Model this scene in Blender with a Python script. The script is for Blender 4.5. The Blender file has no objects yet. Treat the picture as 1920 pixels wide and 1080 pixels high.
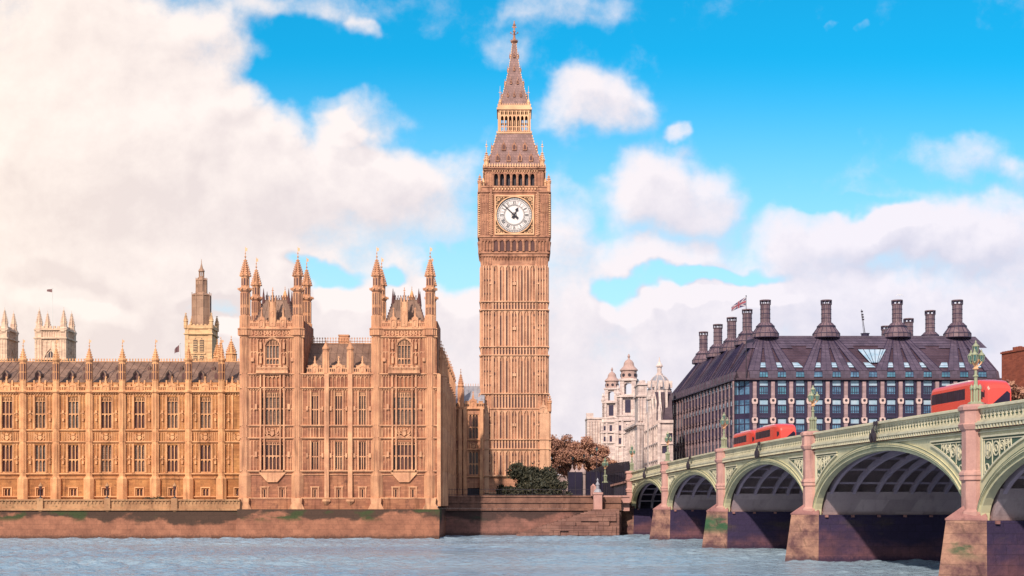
import bpy, math, random
from math import sin, cos, pi, sqrt, atan2, radians
random.seed(7)
SC = bpy.context.scene
COL = SC.collection
# ------------------------------------------------------------------ camera, world, sun, exposure
F = 2550.0; H = 6.16; HY = 938.0          # focal length in photo pixels, eye height, horizon row
cam = bpy.data.cameras.new("camera"); camo = bpy.data.objects.new("camera", cam); COL.objects.link(camo)
camo.location = (0, 0, H); camo.rotation_euler = (pi/2, 0, 0)
cam.sensor_width = 36; cam.lens = 36*F/1920; cam.shift_y = (HY-540)/1920; cam.clip_start = 0.5; cam.clip_end = 12000
SC.camera = camo
SC.view_settings.view_transform = 'Standard'; SC.view_settings.look = 'None'
SC.view_settings.gamma = 1; SC.view_settings.use_curve_mapping = False
SC.view_settings.exposure = 0.40
SUN = (-0.28, -0.78, 0.58)
_l = sqrt(sum(c*c for c in SUN)); SUN = tuple(c/_l for c in SUN)
elev = math.asin(SUN[2])
sd = bpy.data.lights.new("sun", 'SUN'); sd.energy = 3.6; sd.angle = radians(1.5); sd.color = (1, .87, .72)
so = bpy.data.objects.new("sun", sd); COL.objects.link(so)
import mathutils
so.rotation_euler = mathutils.Vector(SUN).to_track_quat('Z', 'Y').to_euler(); so.location = (-100, -100, 120)

def X(px, Y): return (px-960)*Y/F
def Z(py, Y): return H+(HY-py)*Y/F

class NT:
    """tiny node helper"""
    def __init__(s, tree): s.t = tree
    def n(s, kind, **kw):
        nd = s.t.nodes.new(kind)
        for k, v in kw.items(): setattr(nd, k, v)
        return nd
    def put(s, sock, v):
        if isinstance(v, bpy.types.NodeSocket): s.t.links.new(v, sock)
        else: sock.default_value = v
    def m(s, op, a, b=None, c=None, clamp=False):
        nd = s.n('ShaderNodeMath', operation=op); nd.use_clamp = clamp
        s.put(nd.inputs[0], a)
        if b is not None: s.put(nd.inputs[1], b)
        if c is not None: s.put(nd.inputs[2], c)
        return nd.outputs[0]
    def vm(s, op, a, b=None):
        nd = s.n('ShaderNodeVectorMath', operation=op); s.put(nd.inputs[0], a)
        if b is not None: s.put(nd.inputs[1], b)
        return nd.outputs['Value'] if op in ('LENGTH', 'DOT_PRODUCT') else nd.outputs[0]
    def mix(s, f, a, b, bt='MIX'):
        nd = s.n('ShaderNodeMix', data_type='RGBA', blend_type=bt)
        s.put(nd.inputs[0], f); s.put(nd.inputs[6], a); s.put(nd.inputs[7], b)
        return nd.outputs[2]
    def rng(s, v, a, b, c=0., d=1., smooth=False):
        nd = s.n('ShaderNodeMapRange'); nd.interpolation_type = 'SMOOTHSTEP' if smooth else 'LINEAR'
        for i, q in enumerate((v, a, b, c, d)): s.put(nd.inputs[i], q)
        return nd.outputs[0]
    def noise(s, vec, scale, detail=4., rough=.5, dist=0.):
        nd = s.n('ShaderNodeTexNoise'); s.put(nd.inputs['Vector'], vec)
        nd.inputs['Scale'].default_value = scale; nd.inputs['Detail'].default_value = detail
        nd.inputs['Roughness'].default_value = rough; nd.inputs['Distortion'].default_value = dist
        return nd.outputs[0]
    def xyz(s, x, y, z):
        nd = s.n('ShaderNodeCombineXYZ'); s.put(nd.inputs[0], x); s.put(nd.inputs[1], y); s.put(nd.inputs[2], z)
        return nd.outputs[0]
    def sep(s, v):
        nd = s.n('ShaderNodeSeparateXYZ'); s.put(nd.inputs[0], v); return nd.outputs

# cloud banks: (px, py, rx, ry, weight), a patch of sky given by its direction from the river
BANKS = [(120, 150, 330, 300, .75), (200, 420, 420, 260, .7), (610, 330, 190, 95, .5), (790, 350, 130, 80, .45),
 (1115, 196, 112, 55, .62), (1286, 236, 34, 26, .5), (1262, 350, 150, 72, .62), (1040, 22, 130, 38, .34), (930, 95, 60, 40, .2),
 (690, 205, 110, 40, .42), (640, 245, 50, 24, .35), (480, 190, 80, 40, .3), (1790, 296, 130, 46, .30), (1915, 335, 50, 40, .4), (1800, 430, 260, 62, .5),
 (1560, 440, 170, 50, .35), (500, 60, 190, 60, .30), (685, 42, 26, 20, .3), (1595, 62, 26, 14, .3), (1544, 62, 12, 14, .3),
 (1230, 470, 130, 30, .25), (1060, 390, 60, 90, .3), (600, 20, 130, 30, .3), (420, 300, 140, 160, .3),
 (1320, 515, 150, 20, -.85), (860, 492, 70, 46, -.7), (560, 120, 110, 110, -.4), (1120, 310, 40, 60, -.2), (820, 190, 120, 90, -.3),
 (1700, 150, 300, 90, -.5), (1450, 150, 200, 120, -.4), (1600, 390, 110, 18, -.35), (1155, 525, 50, 30, -.8), (105, 515, 90, 24, -.3),
 (165, 540, 70, 22, -.3), (400, 570, 60, 22, -.8), (600, 500, 80, 24, -.75), (740, 505, 36, 26, -.75)]
wd = bpy.data.worlds.new("World"); SC.world = wd; wd.use_nodes = True
wt = wd.node_tree; wt.nodes.clear()
g = bpy.data.node_groups.new("cloud_density", 'ShaderNodeTree')
g.interface.new_socket("P", in_out='INPUT', socket_type='NodeSocketVector')
g.interface.new_socket("D", in_out='OUTPUT', socket_type='NodeSocketFloat')
q = NT(g); gi = q.n('NodeGroupInput'); go = q.n('NodeGroupOutput'); P = gi.outputs[0]
wob = q.n('ShaderNodeTexNoise'); g.links.new(P, wob.inputs['Vector']); wob.inputs['Scale'].default_value = 7; wob.inputs['Detail'].default_value = 4
wv = q.vm('MULTIPLY', q.vm('SUBTRACT', wob.outputs['Color'], (.5, .5, .5)), (.21, .15, 0))
PW = q.vm('ADD', P, wv)
acc = None
for (a, b, rx, ry, w) in BANKS:
    d = q.vm('LENGTH', q.vm('MULTIPLY', q.vm('SUBTRACT', PW, ((a-960)/1000, (HY-b)/1000, 0)), (1000/rx, 1000/ry, 0)))
    v = q.rng(d, .45, 1.35, w, 0., True)
    acc = v if acc is None else q.m('ADD', acc, v)
_s = q.sep(PW)
acc = q.m('ADD', acc, q.rng(_s[1], .36, .58, .78, 0., True))          # the bank of cloud towards the horizon
n1 = q.noise(P, 5.5, 9, .56, .25)
n2 = q.noise(P, 19, 8, .66, .15)
acc = q.m('ADD', acc, q.m('MULTIPLY', q.m('SUBTRACT', n1, .5), 1.1))
acc = q.m('ADD', acc, q.m('MULTIPLY', q.m('SUBTRACT', n2, .5), .42))
g.links.new(acc, go.inputs[0])
q = NT(wt)
tc = q.n('ShaderNodeTexCoord'); D = tc.outputs['Generated']; dx, dy, dz = q.sep(D)[:3]
yy = q.m('MAXIMUM', dy, .08)
U = q.m('MULTIPLY', q.m('DIVIDE', dx, yy), F/1000); W = q.m('MULTIPLY', q.m('DIVIDE', dz, yy), F/1000)
Pd = q.xyz(U, W, 0.)
def dens(v):
    nd = q.n('ShaderNodeGroup'); nd.node_tree = g; q.put(nd.inputs[0], v); return nd.outputs[0]
d0 = dens(Pd); d1 = dens(q.vm('ADD', Pd, (-.022, .038, 0)))
sky = q.n('ShaderNodeTexSky'); sky.sky_type = 'NISHITA'; sky.sun_disc = False
sky.sun_elevation = elev; sky.sun_rotation = atan2(SUN[0], SUN[1]); sky.air_density = 1.0; sky.dust_density = .3; sky.ozone_density = 2.0
blue = q.mix(1., sky.outputs[0], (.05, 1.08, 1.28, 1), 'MULTIPLY')
blue = q.mix(q.rng(W, .3, .85, .66, 0., True), blue, (5.6, 7.0, 7.8, 1))
mask = q.rng(d0, -.04, .72, 0., 1., True)
behind = q.rng(dy, .05, .2, 1., 0.)
mask = q.m('MAXIMUM', mask, q.m('MULTIPLY', behind, .75))
lit = q.m('ADD', .52, q.m('MULTIPLY', q.m('SUBTRACT', d0, d1), 1.5), clamp=True)
thick = q.rng(d0, .5, 1.25, 0., .5)
lit = q.m('SUBTRACT', lit, q.m('MULTIPLY', thick, .35), clamp=True)
shade = q.mix(q.rng(U, -1., .6), (7.0, 6.0, 5.5, 1), (5.4, 5.4, 6.4, 1))
bright = q.mix(q.rng(U, -1., .6), (8.3, 7.3, 6.6, 1), (7.1, 6.8, 7.4, 1))
cl = q.mix(q.rng(lit, .05, .85), shade, bright)
colr = q.mix(mask, blue, cl)
bg = q.n('ShaderNodeBackground'); bg.inputs[1].default_value = .1; q.put(bg.inputs[0], colr)
ow = q.n('ShaderNodeOutputWorld'); wt.links.new(bg.outputs[0], ow.inputs[0])

# ------------------------------------------------------------------ materials
MATS = {}
def mat(name, c1, c2=None, rough=.85, var=1.0, sc=.35, streak=0., blocks=None, bump=.25, bsc=6., metal=0., spec=.3, c3=None, fine=.25):
    m = bpy.data.materials.new(name); m.use_nodes = True; t = m.node_tree; q = NT(t)
    b = t.nodes['Principled BSDF']; b.inputs['Roughness'].default_value = rough; b.inputs['Metallic'].default_value = metal
    b.inputs['Specular IOR Level'].default_value = spec
    pos = q.n('ShaderNodeNewGeometry').outputs['Position']
    c1 = (*c1, 1); c2 = (*(c2 or tuple(v*.7 for v in c1[:3])), 1)
    n = q.noise(pos, sc, 6, .6)
    col = q.mix(q.rng(n, .5-.2/var, .5+.2/var, 0, 1, True), c1, c2)
    if c3:
        n3 = q.noise(q.vm('ADD', pos, (31., 7., 3.)), sc*2.7, 5, .65)
        col = q.mix(q.rng(n3, .55, .7, 0, 1, True), col, (*c3, 1))
    hgt = None
    nf = q.noise(pos, bsc, 5, .7)
    col = q.mix(fine, col, q.mix(1., col, q.mix(nf, (.35, .35, .35, 1), (1.6, 1.6, 1.6, 1)), 'MULTIPLY'))
    if streak:
        sv = q.vm('MULTIPLY', pos, (1.4, 1.4, .12))
        ns = q.noise(sv, 1., 4, .6)
        col = q.mix(q.m('MULTIPLY', q.rng(ns, .5, .72, 0, 1, True), streak), col, q.mix(1., col, (.4, .37, .38, 1), 'MULTIPLY'))
    if blocks:
        bw, bh, dark = blocks
        s = q.sep(pos); bv = q.xyz(q.m('ADD', s[0], s[1]), s[2], 0.)
        br = q.n('ShaderNodeTexBrick'); q.put(br.inputs['Vector'], bv); br.inputs['Scale'].default_value = 1
        br.inputs['Brick Width'].default_value = bw; br.inputs['Row Height'].default_value = bh
        br.inputs['Mortar Size'].default_value = min(.035, bh*.08); br.inputs['Mortar Smooth'].default_value = .3
        br.inputs['Color1'].default_value = (1, 1, 1, 1); br.inputs['Color2'].default_value = (.70, .68, .69, 1)
        br.inputs['Mortar'].default_value = (dark, dark, dark, 1)
        col = q.mix(1., col, br.outputs[0], 'MULTIPLY')
    q.put(b.inputs['Base Color'], col)
    if bump:
        bp = q.n('ShaderNodeBump'); bp.inputs['Strength'].default_value = bump; bp.inputs['Distance'].default_value = .12
        q.put(bp.inputs['Height'], nf); q.put(b.inputs['Normal'], bp.outputs[0])
    MATS[name] = m
    return m
def glass(name, c, rough=.12, spec=.6, c2=None, cell=None):
    m = bpy.data.materials.new(name); m.use_nodes = True; t = m.node_tree; q = NT(t); b = t.nodes['Principled BSDF']
    b.inputs['Roughness'].default_value = rough; b.inputs['Specular IOR Level'].default_value = spec
    pos = q.n('ShaderNodeNewGeometry').outputs['Position']
    n = q.noise(pos, .6, 4, .6)
    col = q.mix(q.rng(n, .35, .65, 0, 1), (*c, 1), (*(c2 or tuple(v*.5 for v in c)), 1))
    if cell:
        s = q.sep(pos)
        br = q.n('ShaderNodeTexBrick'); q.put(br.inputs['Vector'], q.xyz(q.m('ADD', s[0], s[1]), s[2], 0.)); br.inputs['Scale'].default_value = 1
        br.offset = 0; br.inputs['Brick Width'].default_value = cell[0]; br.inputs['Row Height'].default_value = cell[1]; br.inputs['Mortar Size'].default_value = .03
        br.inputs['Color1'].default_value = (1, 1, 1, 1); br.inputs['Color2'].default_value = (.6, .6, .65, 1); br.inputs['Mortar'].default_value = (.3, .3, .3, 1)
        col = q.mix(1., col, br.outputs[0], 'MULTIPLY')
    q.put(b.inputs['Base Color'], col)
    bp = q.n('ShaderNodeBump'); bp.inputs['Strength'].default_value = .08; bp.inputs['Distance'].default_value = .3
    q.put(bp.inputs['Height'], q.noise(pos, 1.2, 2)); q.put(b.inputs['Normal'], bp.outputs[0])
    return m
M_STW = mat('warm_limestone', (.60, .275, .105), (.40, .155, .06), streak=.8, blocks=(1.1, .38, .68), c3=(.27, .11, .05), sc=.3, fine=.45)  # warm range to pink tower: tint of the light put into stone colours
M_STP = mat('honey_limestone', (.50, .215, .115), (.33, .13, .08), streak=.8, blocks=(1.1, .38, .68), c3=(.24, .10, .065), sc=.3, fine=.45)  # walls darker than trim: shade of the recesses put into the colour
M_STT = mat('pink_limestone', (.60, .30, .185), (.41, .19, .125), streak=.85, blocks=(1.0, .4, .75), c3=(.27, .12, .085), sc=.25, fine=.45)
M_TTRIM = mat('tower_rib_stone', (.74, .42, .265), (.54, .29, .185), streak=.7, sc=.4, fine=.4)
M_TRIM = mat('pale_trim_stone', (.78, .41, .20), (.57, .265, .13), streak=.75, sc=.5, fine=.45)
M_TRIMP = mat('pink_trim_stone', (.73, .385, .215), (.50, .235, .14), streak=.75, sc=.5, fine=.45)
M_MID = mat('shaded_turret_limestone', (.62, .31, .17), (.43, .195, .115), streak=.7, sc=.4, fine=.45)  # turret bodies darker than their ribs: recess shade put into the colour
M_ABB = mat('abbey_stone', (.85, .60, .44), (.72, .49, .36), streak=.3, blocks=(1.4, .5, .85))
M_YEL = mat('yellow_stone', (.82, .52, .29), (.74, .45, .25), streak=.3, blocks=(1.2, .45, .8))
M_ROOF = mat('cast_iron_roof', (.30, .175, .125), (.21, .125, .095), streak=.4, blocks=(1.2, 1.7, .5), rough=.6, sc=.4)
M_ROOFT = mat('tower_iron_tiles', (.32, .18, .165), (.24, .135, .125), blocks=(.55, .55, .5), rough=.55, sc=.5)
M_GOLD = mat('gilding', (.76, .44, .25), (.56, .30, .17), rough=.45, metal=.15, bump=.1)
M_SLOT = mat('deep_purple_brown_recess', (.13, .055, .05), (.09, .04, .04), rough=.6)
M_IRON = mat('dark_iron', (.045, .035, .05), (.03, .022, .03), rough=.5, bump=.05)
M_GL = glass('dark_window_glass', (.135, .055, .045), spec=.35, rough=.2)
M_GL2 = glass('leaded_window_glass', (.34, .18, .11), rough=.3, cell=(.28, .32))
M_GL3 = glass('blind_behind_glass', (.30, .20, .15), rough=.3, cell=(.5, .5))
M_RWALL = None
M_LIME = mat('white_portland_stone', (.82, .66, .61), (.64, .50, .48), streak=.6, blocks=(1.3, .5, .8), sc=.3)
M_SLATE = mat('purple_slate', (.10, .065, .085), (.07, .045, .065), blocks=(.8, .4, .7), rough=.6)
M_LEAD = mat('grey_lead', (.34, .33, .37), (.24, .23, .27), rough=.5, streak=.5)
M_PHR = mat('bronze_roof', (.125, .088, .13), (.085, .06, .095), blocks=(1.15, .75, .42), rough=.5, sc=.5, spec=.4)
M_PHC = mat('bronze_chimney', (.24, .155, .175), (.14, .09, .115), blocks=(1.3, 1.2, .4), rough=.45, sc=.6)
M_PHD = mat('dark_bronze', (.04, .03, .07), (.028, .02, .05), rough=.5)
M_PHS = mat('pink_sandstone', (.44, .30, .31), (.35, .235, .25), blocks=(3., .5, .8))
M_PHG = glass('office_glass', (.17, .33, .50), rough=.15, c2=(.05, .10, .20), cell=(.62, 3.))
M_PHB = glass('blinds_and_sky_reflection', (.42, .50, .60), rough=.3, c2=(.25, .38, .5))  # blinds; on skylights and top side windows a sky reflection put into colour
M_GRN = mat('bridge_green_paint', (.60, .55, .36), (.50, .46, .30), rough=.55, sc=.5, bump=.06, streak=.25, fine=.12)
M_GRD = mat('bridge_deep_green_paint', (.06, .11, .08), (.045, .085, .06), rough=.55, bump=.05)
M_GRL = mat('bridge_pale_paint', (.68, .62, .46), (.56, .51, .37), rough=.5, bump=.05, streak=.35, fine=.12)
M_RED = mat('red_bus_paint', (.74, .075, .055), (.70, .068, .05), rough=.25, bump=0, spec=.6, fine=.05)
M_CAPS = mat('worn_granite', (.36, .175, .16), (.24, .11, .11), streak=.6, rough=.7, sc=.7)
M_GRAN = mat('pink_granite', (.54, .30, .26), (.42, .22, .20), streak=.7, rough=.7, sc=.5)
M_RIB = mat('grey_violet_rib_paint', (.46, .36, .44), (.36, .28, .37), rough=.6, bump=.05)  # ribs and cladding paler: lift of the shadows put into the colour
M_SOF = mat('shaded_soffit_paint', (.065, .045, .14), (.045, .03, .10), rough=.7)  # purple shade under the deck is put into this colour
M_FAS = mat('grey_pier_cladding', (.52, .40, .42), (.44, .33, .36), rough=.7, blocks=(3.2, 1.25, .8), streak=.3)
M_BRICK = mat('red_brick', (.36, .10, .06), (.27, .075, .05), blocks=(.8, .28, .75), sc=.8)
M_ASPH = mat('asphalt', (.06, .058, .06), (.045, .045, .05))
M_GRD2 = mat('dull_grass', (.06, .075, .03), (.05, .05, .03), sc=.2)
M_BARK = mat('bark', (.07, .045, .035), (.05, .03, .025), bsc=10)
M_WHT = mat('white_paint', (.75, .72, .70), (.65, .62, .6), bump=0)
M_LGL = glass('lantern_glass', (.10, .22, .20), rough=.15, c2=(.05, .12, .12))
M_LPG = mat('lamp_green_paint', (.33, .34, .22), (.24, .25, .17), rough=.5, bump=.05)
M_GATE = mat('grey_pink_stone', (.40, .29, .28), (.28, .20, .20), streak=.5)
M_BUSG = glass('bus_glass', (.03, .02, .045), rough=.3, spec=.15, c2=(.015, .01, .025))
M_BUSD = mat('dark_bus_trim', (.05, .02, .03), (.04, .02, .03), bump=0)

def leafmat(name, c1, c2, c3):
    m = bpy.data.materials.new(name); m.use_nodes = True; t = m.node_tree; q = NT(t); b = t.nodes['Principled BSDF']
    b.inputs['Roughness'].default_value = .7; b.inputs['Specular IOR Level'].default_value = .2
    pos = q.n('ShaderNodeNewGeometry').outputs['Position']
    a = q.noise(pos, .9, 4, .6); c = q.noise(pos, 5., 2, .6)
    col = q.mix(q.rng(a, .4, .6, 0, 1), (*c1, 1), (*c2, 1)); col = q.mix(q.rng(c, .55, .7, 0, 1), col, (*c3, 1))
    q.put(b.inputs['Base Color'], col)
    return m
M_LFG = leafmat('dark_evergreen_leaves', (.06, .058, .038), (.042, .045, .036), (.13, .09, .05))
M_LFA = leafmat('autumn_leaves', (.48, .25, .17), (.32, .15, .12), (.66, .40, .26))
M_LFB = leafmat('brown_autumn_leaves', (.38, .19, .13), (.24, .11, .09), (.56, .32, .20))
def wallmat(name, low, mid, dark, zlow, zhigh, moss, paint=None, mosslvl=None):
    """river wall: damp dark upper zone, lighter silted patch below with a ragged edge, weed in blotches"""
    m = bpy.data.materials.new(name); m.use_nodes = True; t = m.node_tree; q = NT(t); b = t.nodes['Principled BSDF']
    b.inputs['Roughness'].default_value = .75; b.inputs['Specular IOR Level'].default_value = .3
    pos = q.n('ShaderNodeNewGeometry').outputs['Position']; s = q.sep(pos)
    big = q.noise(q.vm('MULTIPLY', pos, (1., 1., 1.6)), .13, 7, .6)
    fine = q.noise(pos, 3.5, 5, .65)
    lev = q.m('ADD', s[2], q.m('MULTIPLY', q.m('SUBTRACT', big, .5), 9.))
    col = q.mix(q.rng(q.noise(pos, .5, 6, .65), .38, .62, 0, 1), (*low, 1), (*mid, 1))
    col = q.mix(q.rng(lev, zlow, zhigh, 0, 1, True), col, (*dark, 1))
    wet = q.m('ADD', s[2], q.m('MULTIPLY', q.m('SUBTRACT', fine, .5), .8))
    mz = mosslvl or (zlow+zhigh)/2
    mm = q.m('MULTIPLY', q.rng(q.noise(q.vm('ADD', q.vm('MULTIPLY', pos, (1., 1., 2.4)), (9., 3., 0.)), .16, 5, .6), .53, .64, 0, 1, True),
             q.rng(q.m('ABSOLUTE', q.m('SUBTRACT', s[2], mz)), .4, 1.5, 1., 0., True))
    col = q.mix(mm, col, (*moss, 1))
    col = q.mix(q.rng(wet, .25, .7, .75, 0.), col, (dark[0]*.6, dark[1]*.6, dark[2]*.7, 1))
    br = q.n('ShaderNodeTexBrick'); q.put(br.inputs['Vector'], q.xyz(q.m('ADD', s[0], s[1]), s[2], 0.)); br.inputs['Scale'].default_value = 1
    br.inputs['Brick Width'].default_value = 1.9; br.inputs['Row Height'].default_value = .75; br.inputs['Mortar Size'].default_value = .03
    br.inputs['Color1'].default_value = (1, 1, 1, 1); br.inputs['Color2'].default_value = (.86, .84, .84, 1); br.inputs['Mortar'].default_value = (.68, .68, .68, 1)
    col = q.mix(1., col, br.outputs[0], 'MULTIPLY')
    col = q.mix(.5, col, q.mix(1., col, q.mix(fine, (.4, .4, .4, 1), (1.6, 1.6, 1.6, 1)), 'MULTIPLY'))
    q.put(b.inputs['Base Color'], col)
    bp = q.n('ShaderNodeBump'); bp.inputs['Strength'].default_value = .5; bp.inputs['Distance'].default_value = .15
    q.put(bp.inputs['Height'], fine); q.put(b.inputs['Normal'], bp.outputs[0])
    return m
M_RW1 = wallmat('river_wall_stone', (.33, .135, .08), (.215, .085, .052), (.06, .03, .02), 2.5, 3.4, (.035, .05, .015), mosslvl=3.9)
M_RW2 = wallmat('embankment_stone', (.27, .12, .095), (.17, .08, .065), (.065, .035, .032), 2.6, 3.6, (.03, .04, .025), mosslvl=3.6)
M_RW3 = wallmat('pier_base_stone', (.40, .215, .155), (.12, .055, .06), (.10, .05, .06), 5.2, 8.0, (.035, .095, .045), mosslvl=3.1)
M_RW4 = wallmat('shaded_wet_pier_side_stone', (.16, .065, .08), (.09, .04, .06), (.032, .02, .06), .8, 3.0, (.06, .04, .05), mosslvl=3.4)  # pier sides under the deck: wet stain plus shade put into the colour
M_STEP = mat('pale_step_stone', (.32, .165, .13), (.20, .10, .085), blocks=(1.7, .62, .4), sc=.4, bump=.5)
M_BAND = mat('weathered_coping', (.26, .13, .095), (.14, .07, .055), sc=.5, streak=.6, bump=.5)
M_TERR = mat('terrace_stone', (.50, .27, .14), (.34, .17, .09), sc=.5, streak=.6, c3=(.2, .12, .06), bump=.4)

# ------------------------------------------------------------------ mesh helpers
class MB:
    def __init__(s, o=(0, 0, 0), a=0., k=1.): s.V = []; s.Fc = []; s.o = o; s.c = cos(a)*k; s.s = sin(a)*k; s.marks = []
    def use(s, i): s.marks.append((len(s.Fc), i))
    def p(s, x, y, z):
        s.V.append((s.o[0]+x*s.c-y*s.s, s.o[1]+x*s.s+y*s.c, s.o[2]+z)); return len(s.V)-1
    def face(s, *pts): s.Fc.append([s.p(*a) for a in pts])
    def box(s, x0, x1, y0, y1, z0, z1):
        i = [s.p(x, y, z) for z in (z0, z1) for y in (y0, y1) for x in (x0, x1)]
        for f in ((0, 2, 3, 1), (4, 5, 7, 6), (0, 1, 5, 4), (2, 6, 7, 3), (0, 4, 6, 2), (1, 3, 7, 5)): s.Fc.append([i[k] for k in f])
    def cbox(s, cx, cy, z0, w, d, h): s.box(cx-w/2, cx+w/2, cy-d/2, cy+d/2, z0, z0+h)
    def lathe(s, cx, cy, prof, n=8, rot=None, cap=True):
        rot = pi/n if rot is None else rot
        R = []
        for (r, z) in prof: R.append([s.p(cx+r*cos(rot+2*pi*k/n), cy+r*sin(rot+2*pi*k/n), z) for k in range(n)])
        for a, b in zip(R, R[1:]):
            for k in range(n): s.Fc.append([a[k], a[(k+1) % n], b[(k+1) % n], b[k]])
        if cap: s.Fc.append(R[-1]); s.Fc.append(R[0][::-1])
    def ext(s, poly, y0, y1):
        """polygon in (x,z) pushed from y0 to y1"""
        a = [s.p(x, y0, z) for x, z in poly]; b = [s.p(x, y1, z) for x, z in poly]; n = len(poly)
        s.Fc.append(a); s.Fc.append(b[::-1])
        for k in range(n): s.Fc.append([a[k], b[k], b[(k+1) % n], a[(k+1) % n]])
    def extz(s, poly, z0, z1, poly2=None):
        poly2 = poly2 or poly
        a = [s.p(x, y, z0) for x, y in poly]; b = [s.p(x, y, z1) for x, y in poly2]; n = len(poly)
        s.Fc.append(a[::-1]); s.Fc.append(b)
        for k in range(n): s.Fc.append([a[k], a[(k+1) % n], b[(k+1) % n], b[k]])
    def bar(s, p, q, r, n=4):
        """straight bar between two points, radius r (or pair)"""
        r0, r1 = r if isinstance(r, tuple) else (r, r)
        d = [q[i]-p[i] for i in range(3)]; L = sqrt(sum(c*c for c in d)) or 1e-6; d = [c/L for c in d]
        up = (0, 0, 1) if abs(d[2]) < .9 else (1, 0, 0)
        e = (d[1]*up[2]-d[2]*up[1], d[2]*up[0]-d[0]*up[2], d[0]*up[1]-d[1]*up[0]); l = sqrt(sum(c*c for c in e)); e = [c/l for c in e]
        f = (d[1]*e[2]-d[2]*e[1], d[2]*e[0]-d[0]*e[2], d[0]*e[1]-d[1]*e[0])
        A = []; B = []
        for k in range(n):
            t = pi/n+2*pi*k/n; c, w = cos(t), sin(t)
            A.append(s.p(*[p[i]+r0*(c*e[i]+w*f[i]) for i in range(3)])); B.append(s.p(*[q[i]+r1*(c*e[i]+w*f[i]) for i in range(3)]))
        for k in range(n): s.Fc.append([A[k], A[(k+1) % n], B[(k+1) % n], B[k]])
        s.Fc.append(A[::-1]); s.Fc.append(B)
    def ring(s, cx, y0, y1, cz, r0, r1, n=32, a0=0., a1=2*pi):
        """flat ring standing in the x-z plane"""
        pr = None
        for k in range(n+1):
            t = a0+(a1-a0)*k/n; c, w = cos(t), sin(t)
            cur = [s.p(cx+r*c, y, cz+r*w) for r in (r0, r1) for y in (y0, y1)]
            if pr:
                for (i, j) in ((0, 1), (1, 3), (3, 2), (2, 0)): s.Fc.append([pr[i], pr[j], cur[j], cur[i]])
            pr = cur
    def wall(s, x0, x1, z0, z1, holes, v=0., depth=.6):
        xs = sorted({x0, x1, *[h[0] for h in holes], *[h[1] for h in holes]}); zs = sorted({z0, z1, *[h[2] for h in holes], *[h[3] for h in holes]})
        xs = [x for x in xs if x0 <= x <= x1]; zs = [z for z in zs if z0 <= z <= z1]
        for a, b in zip(xs, xs[1:]):
            for c, d in zip(zs, zs[1:]):
                mx, mz = (a+b)/2, (c+d)/2
                if any(h[0] < mx < h[1] and h[2] < mz < h[3] for h in holes): continue
                s.face((a, v, c), (b, v, c), (b, v, d), (a, v, d))
        for (a, b, c, d) in holes:
            w = v+depth
            s.face((a, v, c), (a, w, c), (a, w, d), (a, v, d)); s.face((b, v, c), (b, v, d), (b, w, d), (b, w, c))
            s.face((a, v, c), (b, v, c), (b, w, c), (a, w, c)); s.face((a, v, d), (a, w, d), (b, w, d), (b, v, d))
    def arch_head(s, x0, x1, z0, z1, y0, y1, n=4):
        """the two solid corners left over a pointed arch between x0,x1 with its foot at z0 and tip at z1"""
        mx = (x0+x1)/2; h = (x1-x0)/2
        L = [(x0, z1)]+[(x0+h*(1-cos(pi/2*k/n)), z0+(z1-z0)*.96*sin(pi/2*k/n)) for k in range(n+1)]+[(mx, z1)]
        s.ext(L, y0, y1); s.ext([(2*mx-a, b) for a, b in L][::-1], y0, y1)
    def crockets(s, cx, cy, r0, z0, r1, z1, k=5, n=8, sz=.14, rot=None):
        rot = pi/n if rot is None else rot
        for i in range(k):
            t = (i+.5)/k; r = r0+(r1-r0)*t+sz*.4; z = z0+(z1-z0)*t; w = sz*(1-.35*t)
            for j in range(n):
                a = rot+2*pi*j/n; s.cbox(cx+r*cos(a), cy+r*sin(a), z-w/2, w, w, w*1.1)
    def build(s, name, m, parent=None, smooth=False):
        bx, by, bz = base(parent)
        me = bpy.data.meshes.new(name); me.from_pydata([(a-bx, b-by, c-bz) for a, b, c in s.V], [], s.Fc)
        nf = len(s.Fc)
        for mm in (m if isinstance(m, list) else [m]): me.materials.append(mm)
        for (st, i), en in zip(s.marks, [q_[0] for q_ in s.marks[1:]]+[nf]):
            for f in range(st, min(en, len(me.polygons))): me.polygons[f].material_index = i
        me.update()
        if smooth:
            for f in me.polygons: f.use_smooth = True
        o = bpy.data.objects.new(name, me); COL.objects.link(o); o.parent = parent
        return o
def base(p):
    x = y = z = 0.
    while p is not None: x += p.location[0]; y += p.location[1]; z += p.location[2]; p = p.parent
    return x, y, z
def tag(o, label=None, cat=None, group=None, kind=None):
    if label: o['label'] = label
    if cat: o['category'] = cat
    if group: o['group'] = group
    if kind: o['kind'] = kind
    return o
def thing(name, label, cat, loc, group=None):
    o = bpy.data.objects.new(name, None); COL.objects.link(o); o.location = loc; o.empty_display_size = 1
    return tag(o, label, cat, group)
KIDS = {}
def put(src, parent, loc, rz=0., name=None, mats=None):
    """a copy of a loose part (and its children) set at a world place under parent; shares mesh data"""
    b = base(parent)
    o = src.copy(); COL.objects.link(o); o.parent = parent; o.location = (loc[0]-b[0], loc[1]-b[1], loc[2]-b[2]); o.rotation_euler = (0, 0, rz)
    if mats:
        o.material_slots[0].link = 'OBJECT'; o.material_slots[0].material = mats
    for ch in KIDS.get(src.name, []):
        c = ch.copy(); COL.objects.link(c); c.parent = o
    return o
def loose(o, *ch):
    """keep o and its children as a template, out of the scene"""
    KIDS[o.name] = list(ch)
    for x in (o, *ch): COL.objects.unlink(x)
    return o
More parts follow.
